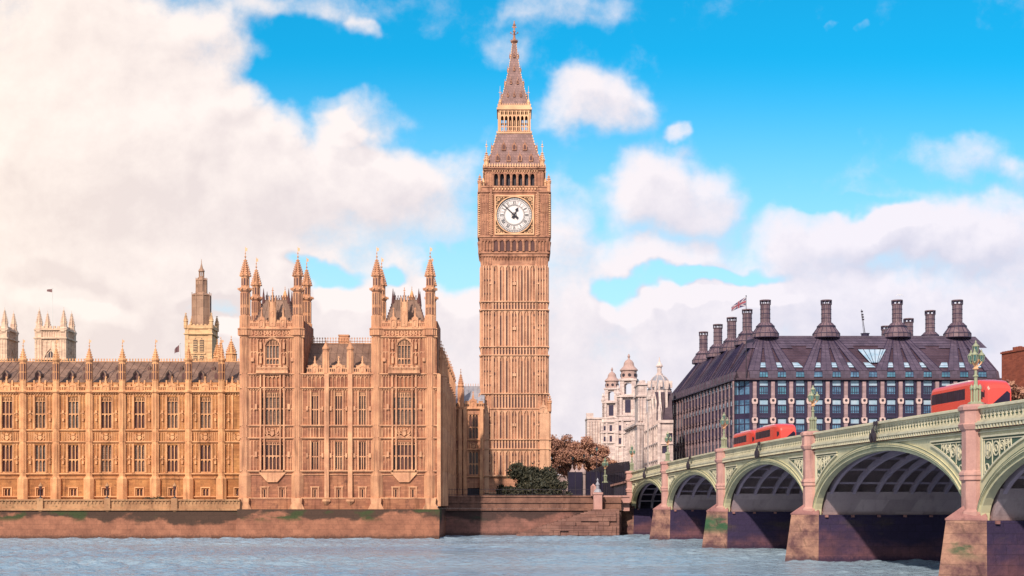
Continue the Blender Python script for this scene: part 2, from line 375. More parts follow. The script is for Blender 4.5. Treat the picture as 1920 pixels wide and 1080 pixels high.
def copy_tree(o, loc, rz, label, parent=None):
    c = o.copy(); COL.objects.link(c)
    if parent: c.parent = parent
    else: c.location = loc; c.rotation_euler = (0, 0, rz); c['label'] = label
    for ch in [x for x in ALLCH(o)]: copy_tree(ch, None, 0, None, c)
    return c
def ALLCH(o): return [x for x in COL.objects if x.parent == o]

# ------------------------------------------------------------------ river, ground, river walls
def structure(mb, name, m): return tag(mb.build(name, m), kind='structure')
wm = bpy.data.materials.new('river_water'); wm.use_nodes = True; q = NT(wm.node_tree); b = wm.node_tree.nodes['Principled BSDF']
pos = q.n('ShaderNodeNewGeometry').outputs['Position']
b.inputs['Roughness'].default_value = .12; b.inputs['IOR'].default_value = 1.33; b.inputs['Specular IOR Level'].default_value = .5
silt = q.noise(q.vm('MULTIPLY', pos, (.35, 1., 1.)), .05, 3, .5)
q.put(b.inputs['Base Color'], q.mix(silt, (.15, .25, .38, 1), (.36, .43, .48, 1)))
w1 = q.noise(q.vm('MULTIPLY', pos, (.6, 1., 1.)), 2.2, 6, .65, .5)
w2 = q.noise(q.vm('MULTIPLY', pos, (.3, .5, 1.)), .16, 3, .5, .4)
bp = q.n('ShaderNodeBump'); bp.inputs['Strength'].default_value = 1.; bp.inputs['Distance'].default_value = .34
q.put(bp.inputs['Height'], q.m('ADD', w1, q.m('MULTIPLY', w2, .9))); q.put(b.inputs['Normal'], bp.outputs[0])
import numpy as np
rw = np.random.RandomState(4); waves = []
for _ in range(46):
    lam = 0.75*(5./0.75)**rw.rand()**1.25; th = rw.normal(1.4, .6); amp = .0105*lam**.62; waves.append((2*pi/lam*cos(th), 2*pi/lam*sin(th), amp, rw.rand()*6.28))
xsg = np.concatenate([[-700, -300, -160], np.arange(-104, 60.1, .33), [120, 300, 700]]); ysg = np.concatenate([[-60, 20, 70, 96], np.arange(104, 243, .24)*1., [262]])
gx_, gy_ = np.meshgrid(xsg, ysg); gz_ = np.zeros_like(gx_)
gust = .7+.5*np.sin(gx_*.05+1.3*np.sin(gy_*.07))*np.sin(gy_*.09+gx_*.021)
for kx, ky, am, ph_ in waves: gz_ += am*np.sin(kx*gx_+ky*gy_+ph_+.5*np.sin(gx_*.11+gy_*.13))
gz_ = gz_*gust; gz_ += .35*np.abs(gz_)*np.sign(gz_); gz_[:, :3] = 0; gz_[:, -3:] = 0; gz_[:4] = 0; gz_[-1:] = 0
nx_, ny_ = len(xsg), len(ysg); co_ = np.stack([gx_.ravel(), gy_.ravel(), gz_.ravel()], 1); ii = (np.arange(ny_-1)[:, None]*nx_+np.arange(nx_-1)[None]).ravel()
me = bpy.data.meshes.new('river'); me.from_pydata(co_.tolist(), [], np.stack([ii, ii+1, ii+nx_+1, ii+nx_], 1).tolist()); me.materials.append(wm); me.polygons.foreach_set('use_smooth', [True]*len(me.polygons)); me.update()
ro_ = bpy.data.objects.new('river', me); COL.objects.link(ro_); ro_['kind'] = 'structure'
mb = MB(); mb.face((-4000, 221.9, 5.6), (-12.5, 221.9, 5.6), (-12.5, 6000, 5.6), (-4000, 6000, 5.6)); mb.face((-12.5, 238.6, 5.6), (28, 238.6, 5.6), (28, 6000, 5.6), (-12.5, 6000, 5.6))
mb.face((28, 247, 5.6), (4000, 247, 5.6), (4000, 6000, 5.6), (28, 6000, 5.6)); structure(mb, 'ground', M_GRD2)

YP = 221.; YR = 229.      # planes of the pavilion and of the long range
# river wall under the palace
mb = MB()
def xzwall(mb, x0, x1, yb, yt, z0, z1, yback):
    A = [(x0, yb, z0), (x1, yb, z0), (x1, yt, z1), (x0, yt, z1)]; mb.face(*A)
    mb.face((x0, yt, z1), (x1, yt, z1), (x1, yback, z1), (x0, yback, z1)); mb.face((x1, yb, z0), (x1, yback, z0), (x1, yback, z1), (x1, yt, z1)); mb.face((x0, yb, z0), (x0, yt, z1), (x0, yback, z1), (x0, yback, z0))
xzwall(mb, -420, X(443, 218), 217.9, 219.2, -1, Z(957, 219), 229.5)
xzwall(mb, X(443, 218)+.01, X(824, 218), 216.8, 218.6, -1, Z(955, 218), 240)
root = thing('river_wall', 'tall river wall below the stone palace, orange brown with dark weed streaks, left half of the bank', 'river wall', (-60, 218, 0))
wall1 = mb.build('wall', M_RW1, root)
mb = MB()   # string and parapet of the palace terrace
zt = Z(936, 219); x0, x1 = X(-900, 219), X(449, 219)
mb.box(x0, x1, 218.9, 219.8, Z(957, 219)-.02, Z(953.5, 219)); mb.box(x0, x1, 219.25, 219.75, Z(953.5, 219), zt-.25); mb.box(x0, x1, 219.0, 219.95, zt-.25, zt)
x = x0
while x < x1-.3:
    mb.box(x+.1, x+.28, 219.12, 219.3, zt-.7, zt-.27); mb.arch_head(x+.28, x+.7, zt-.6, zt-.27, 219.16, 219.3); x += .6
for px in (-175, -50, 75, 201, 327): mb.cbox(X(px, 219), 219.4, Z(957, 219), 1.0, 1.1, zt+.15-Z(957, 219)); mb.lathe(X(px, 219), 219.4, [(.1, Z(962, 219)), (.6, Z(957, 219)+.02)], 8)
mb.build('terrace_parapet', M_TERR, root)
mb = MB(); mb.box(x0, x1, 219.8, 229.3, 5.2, 5.62); mb.build('terrace_floor', M_TERR, root)

# embankment wall on the right with coping, string courses
root = thing('embankment_wall', 'dark reddish river wall set back between the palace and the bridge steps', 'river wall', (X(990, 238), 238, 0))
xa, xb = X(821, 238), X(1165, 238)
mb = MB(); xzwall(mb, xa, xb, 237.6, 238.2, -1, Z(957.5, 238), 246); mb.build('wall', M_RW2, root)
mb = MB()
mb.box(xa, xb, 237.85, 238.9, Z(957.5, 238)+.01, Z(953, 238)); mb.box(xa, xb, 238.25, 238.9, Z(953, 238)+.01, Z(943, 238))
mb.box(xa, xb, 238.0, 238.9, Z(943, 238)+.01, Z(940, 238)); mb.box(xa, xb, 238.3, 238.9, Z(940, 238)+.01, Z(932, 238)); mb.box(xa, xb-4.5, 238.1, 239.0, Z(932, 238)+.01, Z(929, 238))
mb.build('coping', M_BAND, root)
# steps down to the water with their block wall
root = thing('river_steps', 'stone steps climbing from the water towards the bridge, before the dark embankment wall', 'steps', (X(1060, 236), 236, 0))
mb = MB(); pts = [(X(966, 236), -1)]; n = 21
xs0, xs1 = X(968, 236), X(1116, 236); zs0, zs1 = .15, Z(955, 236)
for i in range(n):
    xx = xs0+(xs1-xs0)*i/n; z = zs0+(zs1-zs0)*(i+1)/n; pts += [(xx, pts[-1][1] if i else -1), (xx, z)]
    pts += []
pts += [(xs1, zs1), (X(1160, 236), zs1), (X(1160, 236), -1)]
mb.ext(pts, 234.6, 237.7); mb.build('flight', M_STEP, root)
mb = MB(); rnd = random.Random(3)     # big blocks standing proud along the foot of the flight
for r in range(5):
    z0 = .1+r*.82; xx = X(1002+r*29, 234); xe = X(1156, 234)
    while xx < xe-.5:
        w = rnd.uniform(1.2, 2.2); w = min(w, xe-xx)
        if rnd.random() < .9: mb.box(xx+.02, xx+w-.03, 234.3-rnd.uniform(0, .18), 234.9, z0+.02, z0+.79)
        xx += w
mb.build('block_facing', M_STEP, root)

# ------------------------------------------------------------------ gothic kit
def tracery(w, h, n, transom=None, arch=True, y=0., t=.22, jamb=.12, head=.0):
    """stone bars of a window w x h, origin at the middle of the sill"""
    mb = MB(); x0, x1 = -w/2, w/2; b = .06 if w > 1.2 else .055
    mb.box(x0, x0+jamb, y, y+t, 0, h); mb.box(x1-jamb, x1, y, y+t, 0, h); mb.box(x0+jamb, x1-jamb, y, y+t, 0, .14); mb.box(x0+jamb, x1-jamb, y, y+t, h-.09, h)
    lw = (w-2*jamb)/n; xs = [x0+jamb+lw*k for k in range(n+1)]
    for x in xs[1:-1]: mb.box(x-b, x+b, y+.02, y+t-.01, .14, h-.09)
    tops = [h]+([transom*h] if transom else [])
    for tz in tops:
        for k in range(n):
            a, c = xs[k]+(b if k else 0), xs[k+1]-(b if k < n-1 else 0)
            mb.arch_head(a, c, tz-.09-lw*.75, tz-.05, y+.05, y+t-.03)
    if transom: mb.box(x0+jamb, x1-jamb, y+.01, y+t-.02, transom*h-.08, transom*h+.09)
    if head:   # extra tracery lights above
        for x in xs[:-1]: mb.box(x+lw/2-.05, x+lw/2+.05, y+.04, y+t-.03, h-head, h-.09)
        mb.box(x0+jamb, x1-jamb, y+.03, y+t-.04, h-head-.05, h-head+.05)
    return mb
def window_tpl(w, h, n, transom=None, m=M_TRIMP, head=0., gm=None):
    g_ = MB(); g_.face((-w/2, .3, 0), (w/2, .3, 0), (w/2, .3, h), (-w/2, .3, h))
    pane = g_.build('window', gm or M_GL); tr = tracery(w, h, n, transom, head=head).build('tracery', m); return loose(pane, tr)
GLS = [M_GL, M_GL, M_GL2, M_GL, M_GL2, M_GL3]
def panels(mb, x0, x1, z0, z1, pitch=.55, v=0., d=.10, mid=None):
    """blind tracery: ribs with little arched heads"""
    n = max(1, round((x1-x0)/pitch)); w = (x1-x0)/n
    for k in range(n+1): mb.box(x0+w*k-.055, x0+w*k+.055, v-d, v+.03, z0, z1)
    for zt in [z1]+([mid] if mid else []):
        for k in range(n): mb.arch_head(x0+w*k+.055, x0+w*(k+1)-.055, zt-w*.8, zt, v-d*.7, v+.03, 3)
        if zt != z1: mb.box(x0, x1, v-d*.85, v+.03, zt, zt+.1)
def string(mb, x0, x1, z, h=.28, p=.28, v=0.):
    mb.box(x0, x1, v-p, v+.04, z, z+h*.55); mb.box(x0, x1, v-p*.6, v+.04, z-h*.4, z-.002)
def corbels(mb, x0, x1, z, v=0., pitch=.5, s=.2):
    x = x0+pitch/2
    while x < x1: mb.box(x-s/2, x+s/2, v-.2, v+.03, z-s, z); x += pitch
def battlement(mb, x0, x1, z0, z1, v=0., pitch=1.5, t=.35):
    """pierced parapet with merlons"""
    h = z1-z0; mb.box(x0, x1, v, v+t, z0, z0+h*.22); mb.box(x0, x1, v, v+t, z0+h*.58, z0+h*.7)
    n = max(1, round((x1-x0)/pitch)); w = (x1-x0)/n
    for k in range(n):
        a = x0+w*k
        for j in range(4): mb.box(a+w*(j+.5)/4-.06, a+w*(j+.5)/4+.06, v+.06, v+t-.06, z0+h*.2, z0+h*.6)
        mb.box(a+w*.2, a+w*.8, v+.02, v+t-.02, z0+h*.7, z0+h*.94); mb.box(a+w*.15, a+w*.85, v-.04, v+t+.04, z0+h*.94, z1)
        mb.arch_head(a+w*.28, a+w*.72, z0+h*.3, z0+h*.58, v+.04, v+t-.04, 3)
def gablet(mb, cx, z0, w, h, v=0., t=.35):
    w *= .8; mb.ext([(cx-w/2, z0), (cx+w/2, z0), (cx+w/2, z0+h*.42), (cx+w*.16, z0+h*.58), (cx+.07, z0+h*.9), (cx-.07, z0+h*.9), (cx-w*.16, z0+h*.58), (cx-w/2, z0+h*.42)], v, v+t)
    for s_ in (-1, 1): mb.box(cx+s_*w/2-.09, cx+s_*w/2+.09, v-.08, v+t*.6, z0, z0+h*.5); mb.cbox(cx+s_*w*.3, v+t/2, z0+h*.5, .16, .2, .16); mb.cbox(cx+s_*w*.14, v+t/2, z0+h*.66, .14, .18, .14)
    mb.arch_head(cx-w/2+.12, cx+w/2-.12, z0+h*.3, z0+h*.4, v-.1, v+.02, 3); mb.box(cx-.12, cx+.12, v-.12, v+.02, z0+h*.08, z0+h*.3)
    mb.cbox(cx, v+t/2, z0+h*.88, .1, .1, h*.14); mb.cbox(cx, v+t/2, z0+h*.93, .32, .18, .12)
def finial(mb, cx, cy, z, s=1.):
    mb.lathe(cx, cy, [(.07*s, z-.2*s), (.07*s, z+.25*s), (.24*s, z+.4*s), (.07*s, z+.55*s), (.05*s, z+.9*s), (.15*s, z+1.0*s), (.02*s, z+1.3*s)], 6)
def vane(mb, cx, cy, z, h=1.2):
    mb.bar((cx, cy, z), (cx, cy, z+h), .05); mb.box(cx-.04, cx+.32, cy-.02, cy+.02, z+h*.5, z+h*.85)
def turret(cx, cy, prof, ribz, parent, m, slits=None, crk=None, fin=None, n=8, name='turret'):
    m2 = m if m is M_TRIM else M_MID
    """octagonal turret: profile, vertical edge ribs (z0,z1,r), dark slits, crocketed spirelet"""
    mb = MB(); mb.lathe(cx, cy, prof, n); mb.use(1)
    for (z0, z1, r) in ribz:
        for k in range(n):
            a = pi/n+2*pi*k/n; mb.cbox(cx+r*cos(a), cy+r*sin(a), z0, .13, .13, z1-z0)
            a2 = a+pi/n; mb.cbox(cx+r*.94*cos(a2), cy+r*.94*sin(a2), z0, .08, .08, z1-z0)
    if crk: mb.crockets(cx, cy, *crk)
    if fin: finial(mb, cx, cy, fin[0], fin[1])
    o = mb.build(name, [m2, m], parent)
    if slits:
        mb = MB()
        for (z0, z1, r) in slits:
            for k in range(n):
                a = 2*pi*k/n; mb2 = MB((cx+r*cos(a), cy+r*sin(a), 0), a); mb2.box(-.02, .05, -.17, .17, z0, z1); o0 = len(mb.V)
                mb.V += mb2.V; mb.Fc += [[i+o0 for i in f] for f in mb2.Fc]
        mb.build('slit_openings', M_SLOT, o)
    return o
def arms_tpl(w, h, m):
    """royal arms: shield, crown and two upright supporters"""
    mb = MB(); mb.ext([(-.3, h*.62), (-.3, h*.3), (0, h*.08), (.3, h*.3), (.3, h*.62)], -.2, .03)
    mb.ext([(-.24, h*.68), (-.3, h*.92), (-.12, h*.8), (0, h*.98), (.12, h*.8), (.3, h*.92), (.24, h*.68)], -.22, .03)
    for s in (-1, 1):
        P = [(s*w*.2, h*.1), (s*w*.34, h*.2), (s*w*.26, h*.42), (s*w*.36, h*.6), (s*w*.3, h*.8)]
        for a, b2, r in zip(P, P[1:], (.1, .13, .14, .11)): mb.bar((a[0], -.12, a[1]), (b2[0], -.12, b2[1]), r, 5)
        mb.bar((s*w*.36, -.12, h*.6), (s*w*.2, -.14, h*.66), .07); mb.bar((s*w*.3, -.12, h*.4), (s*w*.17, -.14, h*.38), .07)
        mb.bar((s*w*.34, -.1, h*.2), (s*w*.45, -.1, h*.5), .05); mb.bar((s*w*.45, -.1, h*.5), (s*w*.42, -.1, h*.8), .05)
        mb.bar((s*w*.08, -.1, h*.06), (s*w*.44, -.1, h*.06), .08)
    mb.box(-w/2, -w/2+.1, -.12, .03, 0, h); mb.box(w/2-.1, w/2, -.12, .03, 0, h)
    return loose(mb.build('carved_arms', m))

# ------------------------------------------------------------------ the palace
pal = thing('gothic_palace', 'long honey coloured gothic palace with pinnacles and a twin-towered end pavilion along the river', 'palace', (X(450, YP), YR, 5.6))
def zr(py): return Z(py, YR)
def xr(px): return X(px, YR)
def zp(py): return Z(py, YP)
def xp(px): return X(px, YP)
bw = 62*YR/F
CW = [xr(13.5+62*k) for k in range(-3, 8)]            # window centres of the long range
CB = [xr(44+62*k) for k in range(-4, 7)]              # buttress centres
wU = (zr(804), zr(744)); wL = (zr(886), zr(834)); wB = (zr(931), zr(916))
WW = 22*YR/F; BWd = 13*YR/F
holes = []
for c in CW: holes += [(c-WW/2, c+WW/2, *wU), (c-WW/2, c+WW/2, *wL), (c-BWd/2, c+BWd/2, *wB)]
fr = MB((0, YR, 0)); xa, xb = xr(-215), xr(456)
holes = [h for h in holes if h[1] < xb]
fr.wall(xa, xb, 5.2, zr(717), holes, 0, .5)
fr.box(xa, xb, .7, .9, 5.2, zr(735))
fr.box(xa-.3, xa, 0, 11, 5.2, zr(700))
fr.build('range_wall', M_STW, pal)
tU = window_tpl(WW, wU[1]-wU[0], 3, .46, head=.75, m=M_TRIM); tL = window_tpl(WW, wL[1]-wL[0], 3, .46, head=0, m=M_TRIM); tB = window_tpl(BWd, wB[1]-wB[0], 2, m=M_TRIM)
tA = arms_tpl(WW, zr(810)-zr(828), M_TRIM)
rnd = random.Random(5)
upg = [M_GL2, M_GL2, M_GL3, M_GL, M_GL2, M_GL3, M_GL, M_GL, M_GL2]; lwg = [M_GL, M_GL2, M_GL, M_GL, M_GL3, M_GL, M_GL2, M_GL2, M_GL]
for i, c in enumerate(CW[:]):
    put(tU, pal, (c, YR+.12, wU[0]), mats=upg[i % 9]); put(tL, pal, (c, YR+.12, wL[0]), mats=lwg[i % 9]); put(tB, pal, (c, YR+.12, wB[0]))
    put(tA, pal, (c, YR, zr(828)))
tr = MB((0, YR, 0))
for z, h, p in ((735.5, .42, .55), (807, .3, .3), (829, .3, .3), (889, .34, .36), (897, .2, .22), (932, .3, .35)): string(tr, xa, xb, zr(z), h, p)
corbels(tr, xa, xb, zr(737), pitch=.42)
for c in CW:
    for s in (-1, 1):
        a, b2 = sorted((c+s*(WW/2+.16), c+s*(bw/2-.62)))
        panels(tr, a, b2, zr(804), zr(741), .5, mid=zr(775)); panels(tr, a, b2, zr(886), zr(832), .5, mid=zr(860)); panels(tr, a, b2, zr(827), zr(811), .4)
        tr.box(c+s*(WW/2)-.09, c+s*(WW/2)+.09, -.16, .03, zr(886), zr(832)); tr.box(c+s*(WW/2)-.09, c+s*(WW/2)+.09, -.16, .03, zr(804), zr(742))
        for zz in (790, 775, 860, 870): tr.cbox(c+s*(bw*.3), -.15, zr(zz), .3, .24, .5); 
    panels(tr, c-WW/2, c+WW/2, zr(742.8), zr(739), .55)
    tr.box(c-BWd/2-.25, c+BWd/2+.25, -.16, .02, wB[1]+.08, wB[1]+.26)
    for s in (-1, 1): tr.box(c+s*(BWd/2+.17)-.08, c+s*(BWd/2+.17)+.08, -.14, .02, wB[0]-.1, wB[1]+.08)
tr.build('range_carving', M_TRIM, pal)
pr = MB((0, YR-.25, 0))
for a, b2 in zip(CB, CB[1:]+[xb]):
    battlement(pr, a+.5, b2-(.5 if b2 != xb else 0), zr(735), zr(720), 0, 1.25)
    gablet(pr, (a+b2)/2, zr(735), 1.5, zr(706)-zr(735), -.08, .5)
    for s in (-.95, .95): pr.cbox((a+b2)/2+s, .2, zr(735), .24, .3, zr(713)-zr(735))
pr.build('range_parapet', M_TRIM, pal)
for c in CB:
    y = YR-.15; z = zr; r = .58
    pf = [(r+.35, 5.2), (r+.35, z(898)), (r, z(893)), (r, z(738)), (r+.22, z(736)), (r+.22, z(733)), (r, z(731)), (r, z(718)), (r-.05, z(715)), (r-.07, z(679)), (r+.12, z(676)), (r+.12, z(673)), (r-.1, z(671)), (.06, z(652))]
    turret(c, y, pf, [(z(886), z(832), r), (z(828), z(810), r), (z(804), z(740), r), (z(714), z(681), r-.07)], pal, M_TRIM, slits=[(z(712), z(699), r*.83), (z(697), z(683), r*.83)],
           crk=(r-.1, z(671), .08, z(654), 4, 8, .15), fin=(z(652), .75), name='buttress_turret')
    mb = MB(); vane(mb, c, y, z(648), 1.05); mb.build('weather_vane', M_GOLD, pal)
# long roof with cresting and little lucarnes
rf = MB(); e0, e1 = YR+.9, YR+9.5; ze, zg = Z(720, e0), Z(678.5, e1)
rf.face((xa, e0, ze), (xb, e0, ze), (xb, e1, zg), (xa, e1, zg)); rf.face((xa, e1, zg), (xb, e1, zg), (xb, e1+9, ze), (xa, e1+9, ze))
rf.face((xa, e0, ze), (xa, e1, zg), (xa, e1+9, ze))
x = xa
while x < xb: rf.bar((x, e0, ze+.04), (x, e1, zg+.04), .06); x += 1.27
roof = rf.build('range_roof', M_ROOF, pal)
cr = MB(); x = xa
cr.box(xa, xb, e1-.05, e1+.05, zg, zg+.12)
while x < xb: cr.cbox(x, e1, zg+.1, .14, .1, .32); cr.cbox(x, e1, zg+.42, .26, .08, .14); x += .5
cr.build('ridge_cresting', M_TRIM, roof)
def lucarne(x, t, w, h):
    lu = MB(); ld = MB()
    y = e0+(e1-e0)*t; zz = ze+(zg-ze)*t
    lu.ext([(x-w/2, zz-.1), (x+w/2, zz-.1), (x+w/2, zz+h*.6), (x, zz+h), (x-w/2, zz+h*.6)], y-.25, y+1.2)
    ld.ext([(x-w*.3, zz), (x+w*.3, zz), (x+w*.3, zz+h*.5), (x, zz+h*.75), (x-w*.3, zz+h*.5)], y-.28, y-.24)
    ld.build('opening', M_SLOT, lu.build('lucarne', M_ROOF, roof))
for c in CB[:-1]:
    for k in (.27, .73): lucarne(c+bw*k, .22, 1.0, 1.5)
    lucarne(c+bw*.5, .62, .55, .8)

# ---- the end pavilion: two towers with a lower centre
TL = (450, 571); TRr = (697, 820)
bigc = (xp(511), xp(758)); WB2 = 44*YP/F                       # broad windows of the towers
uw = (zp(798), zp(735)); lw = (zp(882), zp(828)); bs = (zp(934), zp(917)); aw = (zp(684), zp(637)); AWd = 26*YP/F
midc = [xp(590.5), xp(635), xp(679.5)]; MWd = 15*YP/F; SW = 6*YP/F
base_c = [xp(496), xp(529), xp(742), xp(774)]
holes = []
for c in bigc: holes += [(c-WB2/2, c+WB2/2, *uw), (c-WB2/2, c+WB2/2, *lw)]
for c in midc: holes += [(c-MWd/2, c+MWd/2, *uw), (c-MWd/2, c+MWd/2, *lw), (c-SW/2, c+SW/2, *bs)]
for c in base_c: holes += [(c-SW/2, c+SW/2, *bs)]
pv = MB((0, YP, 0)); xl, xrr = xp(450), xp(820)
pv.wall(xl, xrr, zp(955), zp(702), holes, 0, .5); pv.box(xl+.1, xrr-.1, .7, .9, zp(955), zp(703))
for (a, b2), c in zip((TL, TRr), bigc):
    pv.wall(xp(a), xp(b2), zp(702)-.01, zp(602), [(c-AWd/2, c+AWd/2, *aw)], 0.004, .5)
    pv.box(xp(a)+.1, xp(b2)-.1, .7, 10.0, zp(703), zp(618)); 
    pv.box(xp(a), xp(a)+.1, .004, 10, zp(703), zp(602)); pv.box(xp(b2)-.1, xp(b2), .004, 10, zp(703), zp(602))
    pv.box(xp(a)+.1, xp(b2)-.1, 9.7, 10, zp(618), zp(602))
pv.build('pavilion_wall', M_STP, pal)
t5U = window_tpl(WB2, uw[1]-uw[0], 6, .5, head=.8); t5L = window_tpl(WB2, lw[1]-lw[0], 6, .5, head=.5)
t3U = window_tpl(MWd, uw[1]-uw[0], 3, .48, head=.6); t3L = window_tpl(MWd, lw[1]-lw[0], 3, .48); tS = window_tpl(SW, bs[1]-bs[0], 1)
tAr = window_tpl(AWd, aw[1]-aw[0], 4, .25, head=.9, gm=M_GL2)
tA2 = arms_tpl(30*YP/F, zp(802)-zp(820), M_TRIMP)
for c, gm in zip(bigc, (M_GL3, M_GL2)):
    put(t5U, pal, (c, YP+.1, uw[0]), mats=M_GL2); put(t5L, pal, (c, YP+.1, lw[0])); put(tAr, pal, (c, YP+.1, aw[0]), mats=gm); put(tA2, pal, (c, YP-.25, zp(820)))
for c in midc: put(t3U, pal, (c, YP+.1, uw[0]), mats=(M_GL2 if c == midc[2] else M_GL)); put(t3L, pal, (c, YP+.1, lw[0]), mats=(M_GL2 if c == midc[1] else M_GL)); put(tS, pal, (c, YP+.1, bs[0]))
for c in base_c: put(tS, pal, (c, YP+.1, bs[0]))
tr = MB((0, YP, 0))
for z, h, p in ((702, .3, .35), (728, .32, .4), (798.5, .3, .34), (822, .3, .34), (884, .34, .4), (935, .34, .42)): string(tr, xl, xrr, zp(z), h, p)
string(tr, xl, xrr, zp(890), .2, .2)
corbels(tr, xl, xrr, zp(729.5), pitch=.4); corbels(tr, xl, xrr, zp(704), pitch=.4)
# centre ribs and blind panels
for px in (613, 657): tr.cbox(xp(px), -.22, zp(935), .72, .5, zp(702)-zp(935)); tr.lathe(xp(px), -.25, [(.15, zp(948)), (.75, zp(940)), (.75, zp(936))], 6)
edges = [xp(573), xp(613), xp(657), xp(696)]
for (c, (a, b2)) in zip(midc, zip(edges, edges[1:])):
    for s in (-1, 1):
        p0, p1 = sorted((c+s*(MWd/2+.12), (b2-.4 if s > 0 else a+.4)))
        for (u, d, m_) in ((798, 732, 767), (882, 826, 855), (820, 802, None)): panels(tr, p0, p1, zp(u), zp(d), .42, mid=zp(m_) if m_ else None)
        tr.box(c+s*MWd/2-.08, c+s*MWd/2+.08, -.15, .03, zp(882), zp(826)); tr.box(c+s*MWd/2-.08, c+s*MWd/2+.08, -.15, .03, zp(798), zp(732))
        tr.box(c+s*(SW/2+.3)-.09, c+s*(SW/2+.3)+.09, -.15, .03, bs[0], bs[1]+.25)
        tr.cbox(c+s*1.25, -.16, zp(770), .32, .26, .7); tr.cbox(c+s*1.25, -.16, zp(858), .32, .26, .7)
    tr.box(c-SW/2-.5, c+SW/2+.5, -.18, .03, bs[1]+.25, bs[1]+.42)
    panels(tr, c-MWd/2, c+MWd/2, zp(820), zp(802), .4)
    panels(tr, a+.35, b2-.35, zp(726.5), zp(706), .62, d=.16)
for c in base_c:
    for s in (-1, 1): tr.box(c+s*(SW/2+.3)-.09, c+s*(SW/2+.3)+.09, -.15, .03, bs[0], bs[1]+.25)
    tr.box(c-SW/2-.5, c+SW/2+.5, -.18, .03, bs[1]+.25, bs[1]+.42)
for (a, b2), c in zip((TL, TRr), bigc):
    A, B = xp(a)+1.75, xp(b2)-1.75
    for s in (-1, 1):
        p0, p1 = sorted((c+s*(WB2/2+.15), (B if s > 0 else A)))
        for (u, d, m_) in ((798, 732, 767), (882, 826, 855), (820, 802, None), (726, 706, None)): panels(tr, p0, p1, zp(u), zp(d), .45, mid=zp(m_) if m_ else None)
        tr.cbox(c+s*(WB2/2+.75), -.2, zp(768), .4, .3, .9); tr.cbox(c+s*(WB2/2+.75), -.2, zp(857), .4, .3, .9)
        tr.box(c+s*WB2/2-.12, c+s*WB2/2+.12, -.4, .03, zp(884), zp(702)); tr.box(c+s*WB2/2*.68-.1, c+s*WB2/2*.68+.1, -.42, .1, zp(884), zp(702))
        # upper storey niches either side of the arched window
        q0, q1 = sorted((c+s*(AWd/2+.25), c+s*(AWd/2+1.25))); panels(tr, q0, q1, zp(690), zp(636), .5, d=.2, mid=zp(662))
        tr.cbox(c+s*(AWd/2+.75), -.28, zp(682), .34, .3, 1.2); tr.cbox(c+s*(AWd/2+.75), -.28, zp(655), .34, .3, 1.1); tr.cbox(c+s*(AWd/2+2.1), -.2, zp(678), .5, .35, .6)
        q0, q1 = sorted((c+s*(AWd/2+1.4), (B if s > 0 else A))); panels(tr, q0, q1, zp(700), zp(634), .55, d=.08, mid=zp(660))
        tr.box(c+s*(AWd/2+.12)-.09, c+s*(AWd/2+.12)+.09, -.2, .03, zp(686), zp(650))
    panels(tr, c-WB2*.34, c+WB2*.34, zp(726), zp(706), .6, d=.3); panels(tr, c-WB2/2, c+WB2/2, zp(820), zp(802), .5, d=.16)
    tr.arch_head(c-AWd/2-.02, c+AWd/2+.02, zp(650), zp(635.5), -.14, .35, 6)
    for k in range(8):      # hood over the arch
        t0, t1 = pi*k/8, pi*(k+1)/8; R = AWd/2+.18
        tr.bar((c+R*cos(t0), -.12, zp(650)+R*1.1*sin(t0)), (c+R*cos(t1), -.12, zp(650)+R*1.1*sin(t1)), .1)
    # balcony below the arched window
    tr.box(c-2.6, c+2.6, -.75, .03, zp(700.5), zp(698)); battlement(tr, c-2.55, c+2.55, zp(698), zp(685), -.72, .85, .22)
    # oriel corbel below the broad windows
    tr.ext([(c-WB2/2-.3, zp(886)), (c+WB2/2+.3, zp(886)), (c+WB2/2-1.1, zp(904)), (c-WB2/2+1.1, zp(904))], -.34, .03)
    # cornice, frieze and parapet of the tower
    for z in (617.5, 632): string(tr, xp(a), xp(b2), zp(z), .3, .32)
    panels(tr, A-.3, B+.3, zp(631), zp(620), .5, d=.12)
    k = A-.2
    while k < B+.2: tr.ring(k+.33, -.13, .02, zp(625), .16, .3, 8); k += .75
    battlement(tr, A-.5, B+.5, zp(615.5), zp(600), -.1, 1.15, .4)
    for s in (-1, 1): gablet(tr, c+s*1.75, zp(615), 1.05, zp(577)-zp(615), -.25, .55)
    gablet(tr, c, zp(612), .9, zp(540)-zp(612), -.1, .6); tr.cbox(c, .2, zp(612), 1.0, .7, zp(566)-zp(612))
    for s in (-1, 1): tr.cbox(c+s*.5, -.05, zp(612), .16, .2, zp(556)-zp(612))
for px in (459, 558, 706, 808): tr.ext([(xp(px)-.9, zp(934)), (xp(px)+.9, zp(934)), (xp(px)+.8, zp(944)), (xp(px)+1.35, zp(956)), (xp(px)-1.35, zp(956)), (xp(px)-.8, zp(944))], -1.1, .1)
# centre parapet
battlement(tr, xp(575), xp(695), zp(700.5), zp(685), -.1, 1.35, .4)
for c in midc: gablet(tr, c, zp(700), 1.2, zp(668)-zp(700), -.15, .45)
tr.build('pavilion_carving', M_TRIMP, pal)
pl = MB((0, YP, 0)); pl.box(xl, xrr, -.35, .0-.01, zp(955), zp(936)); pl.build('plinth', M_STP, pal)
# shafts of the centre parapet
for px in (611, 656.5):
    z = zp; turret(xp(px), YP+.1, [(.5, z(702)), (.5, z(657)), (.62, z(655)), (.62, z(652)), (.45, z(650)), (.05, z(640))], [(z(700), z(660), .5)], pal, M_TRIMP, fin=(z(641), .5), name='parapet_shaft')
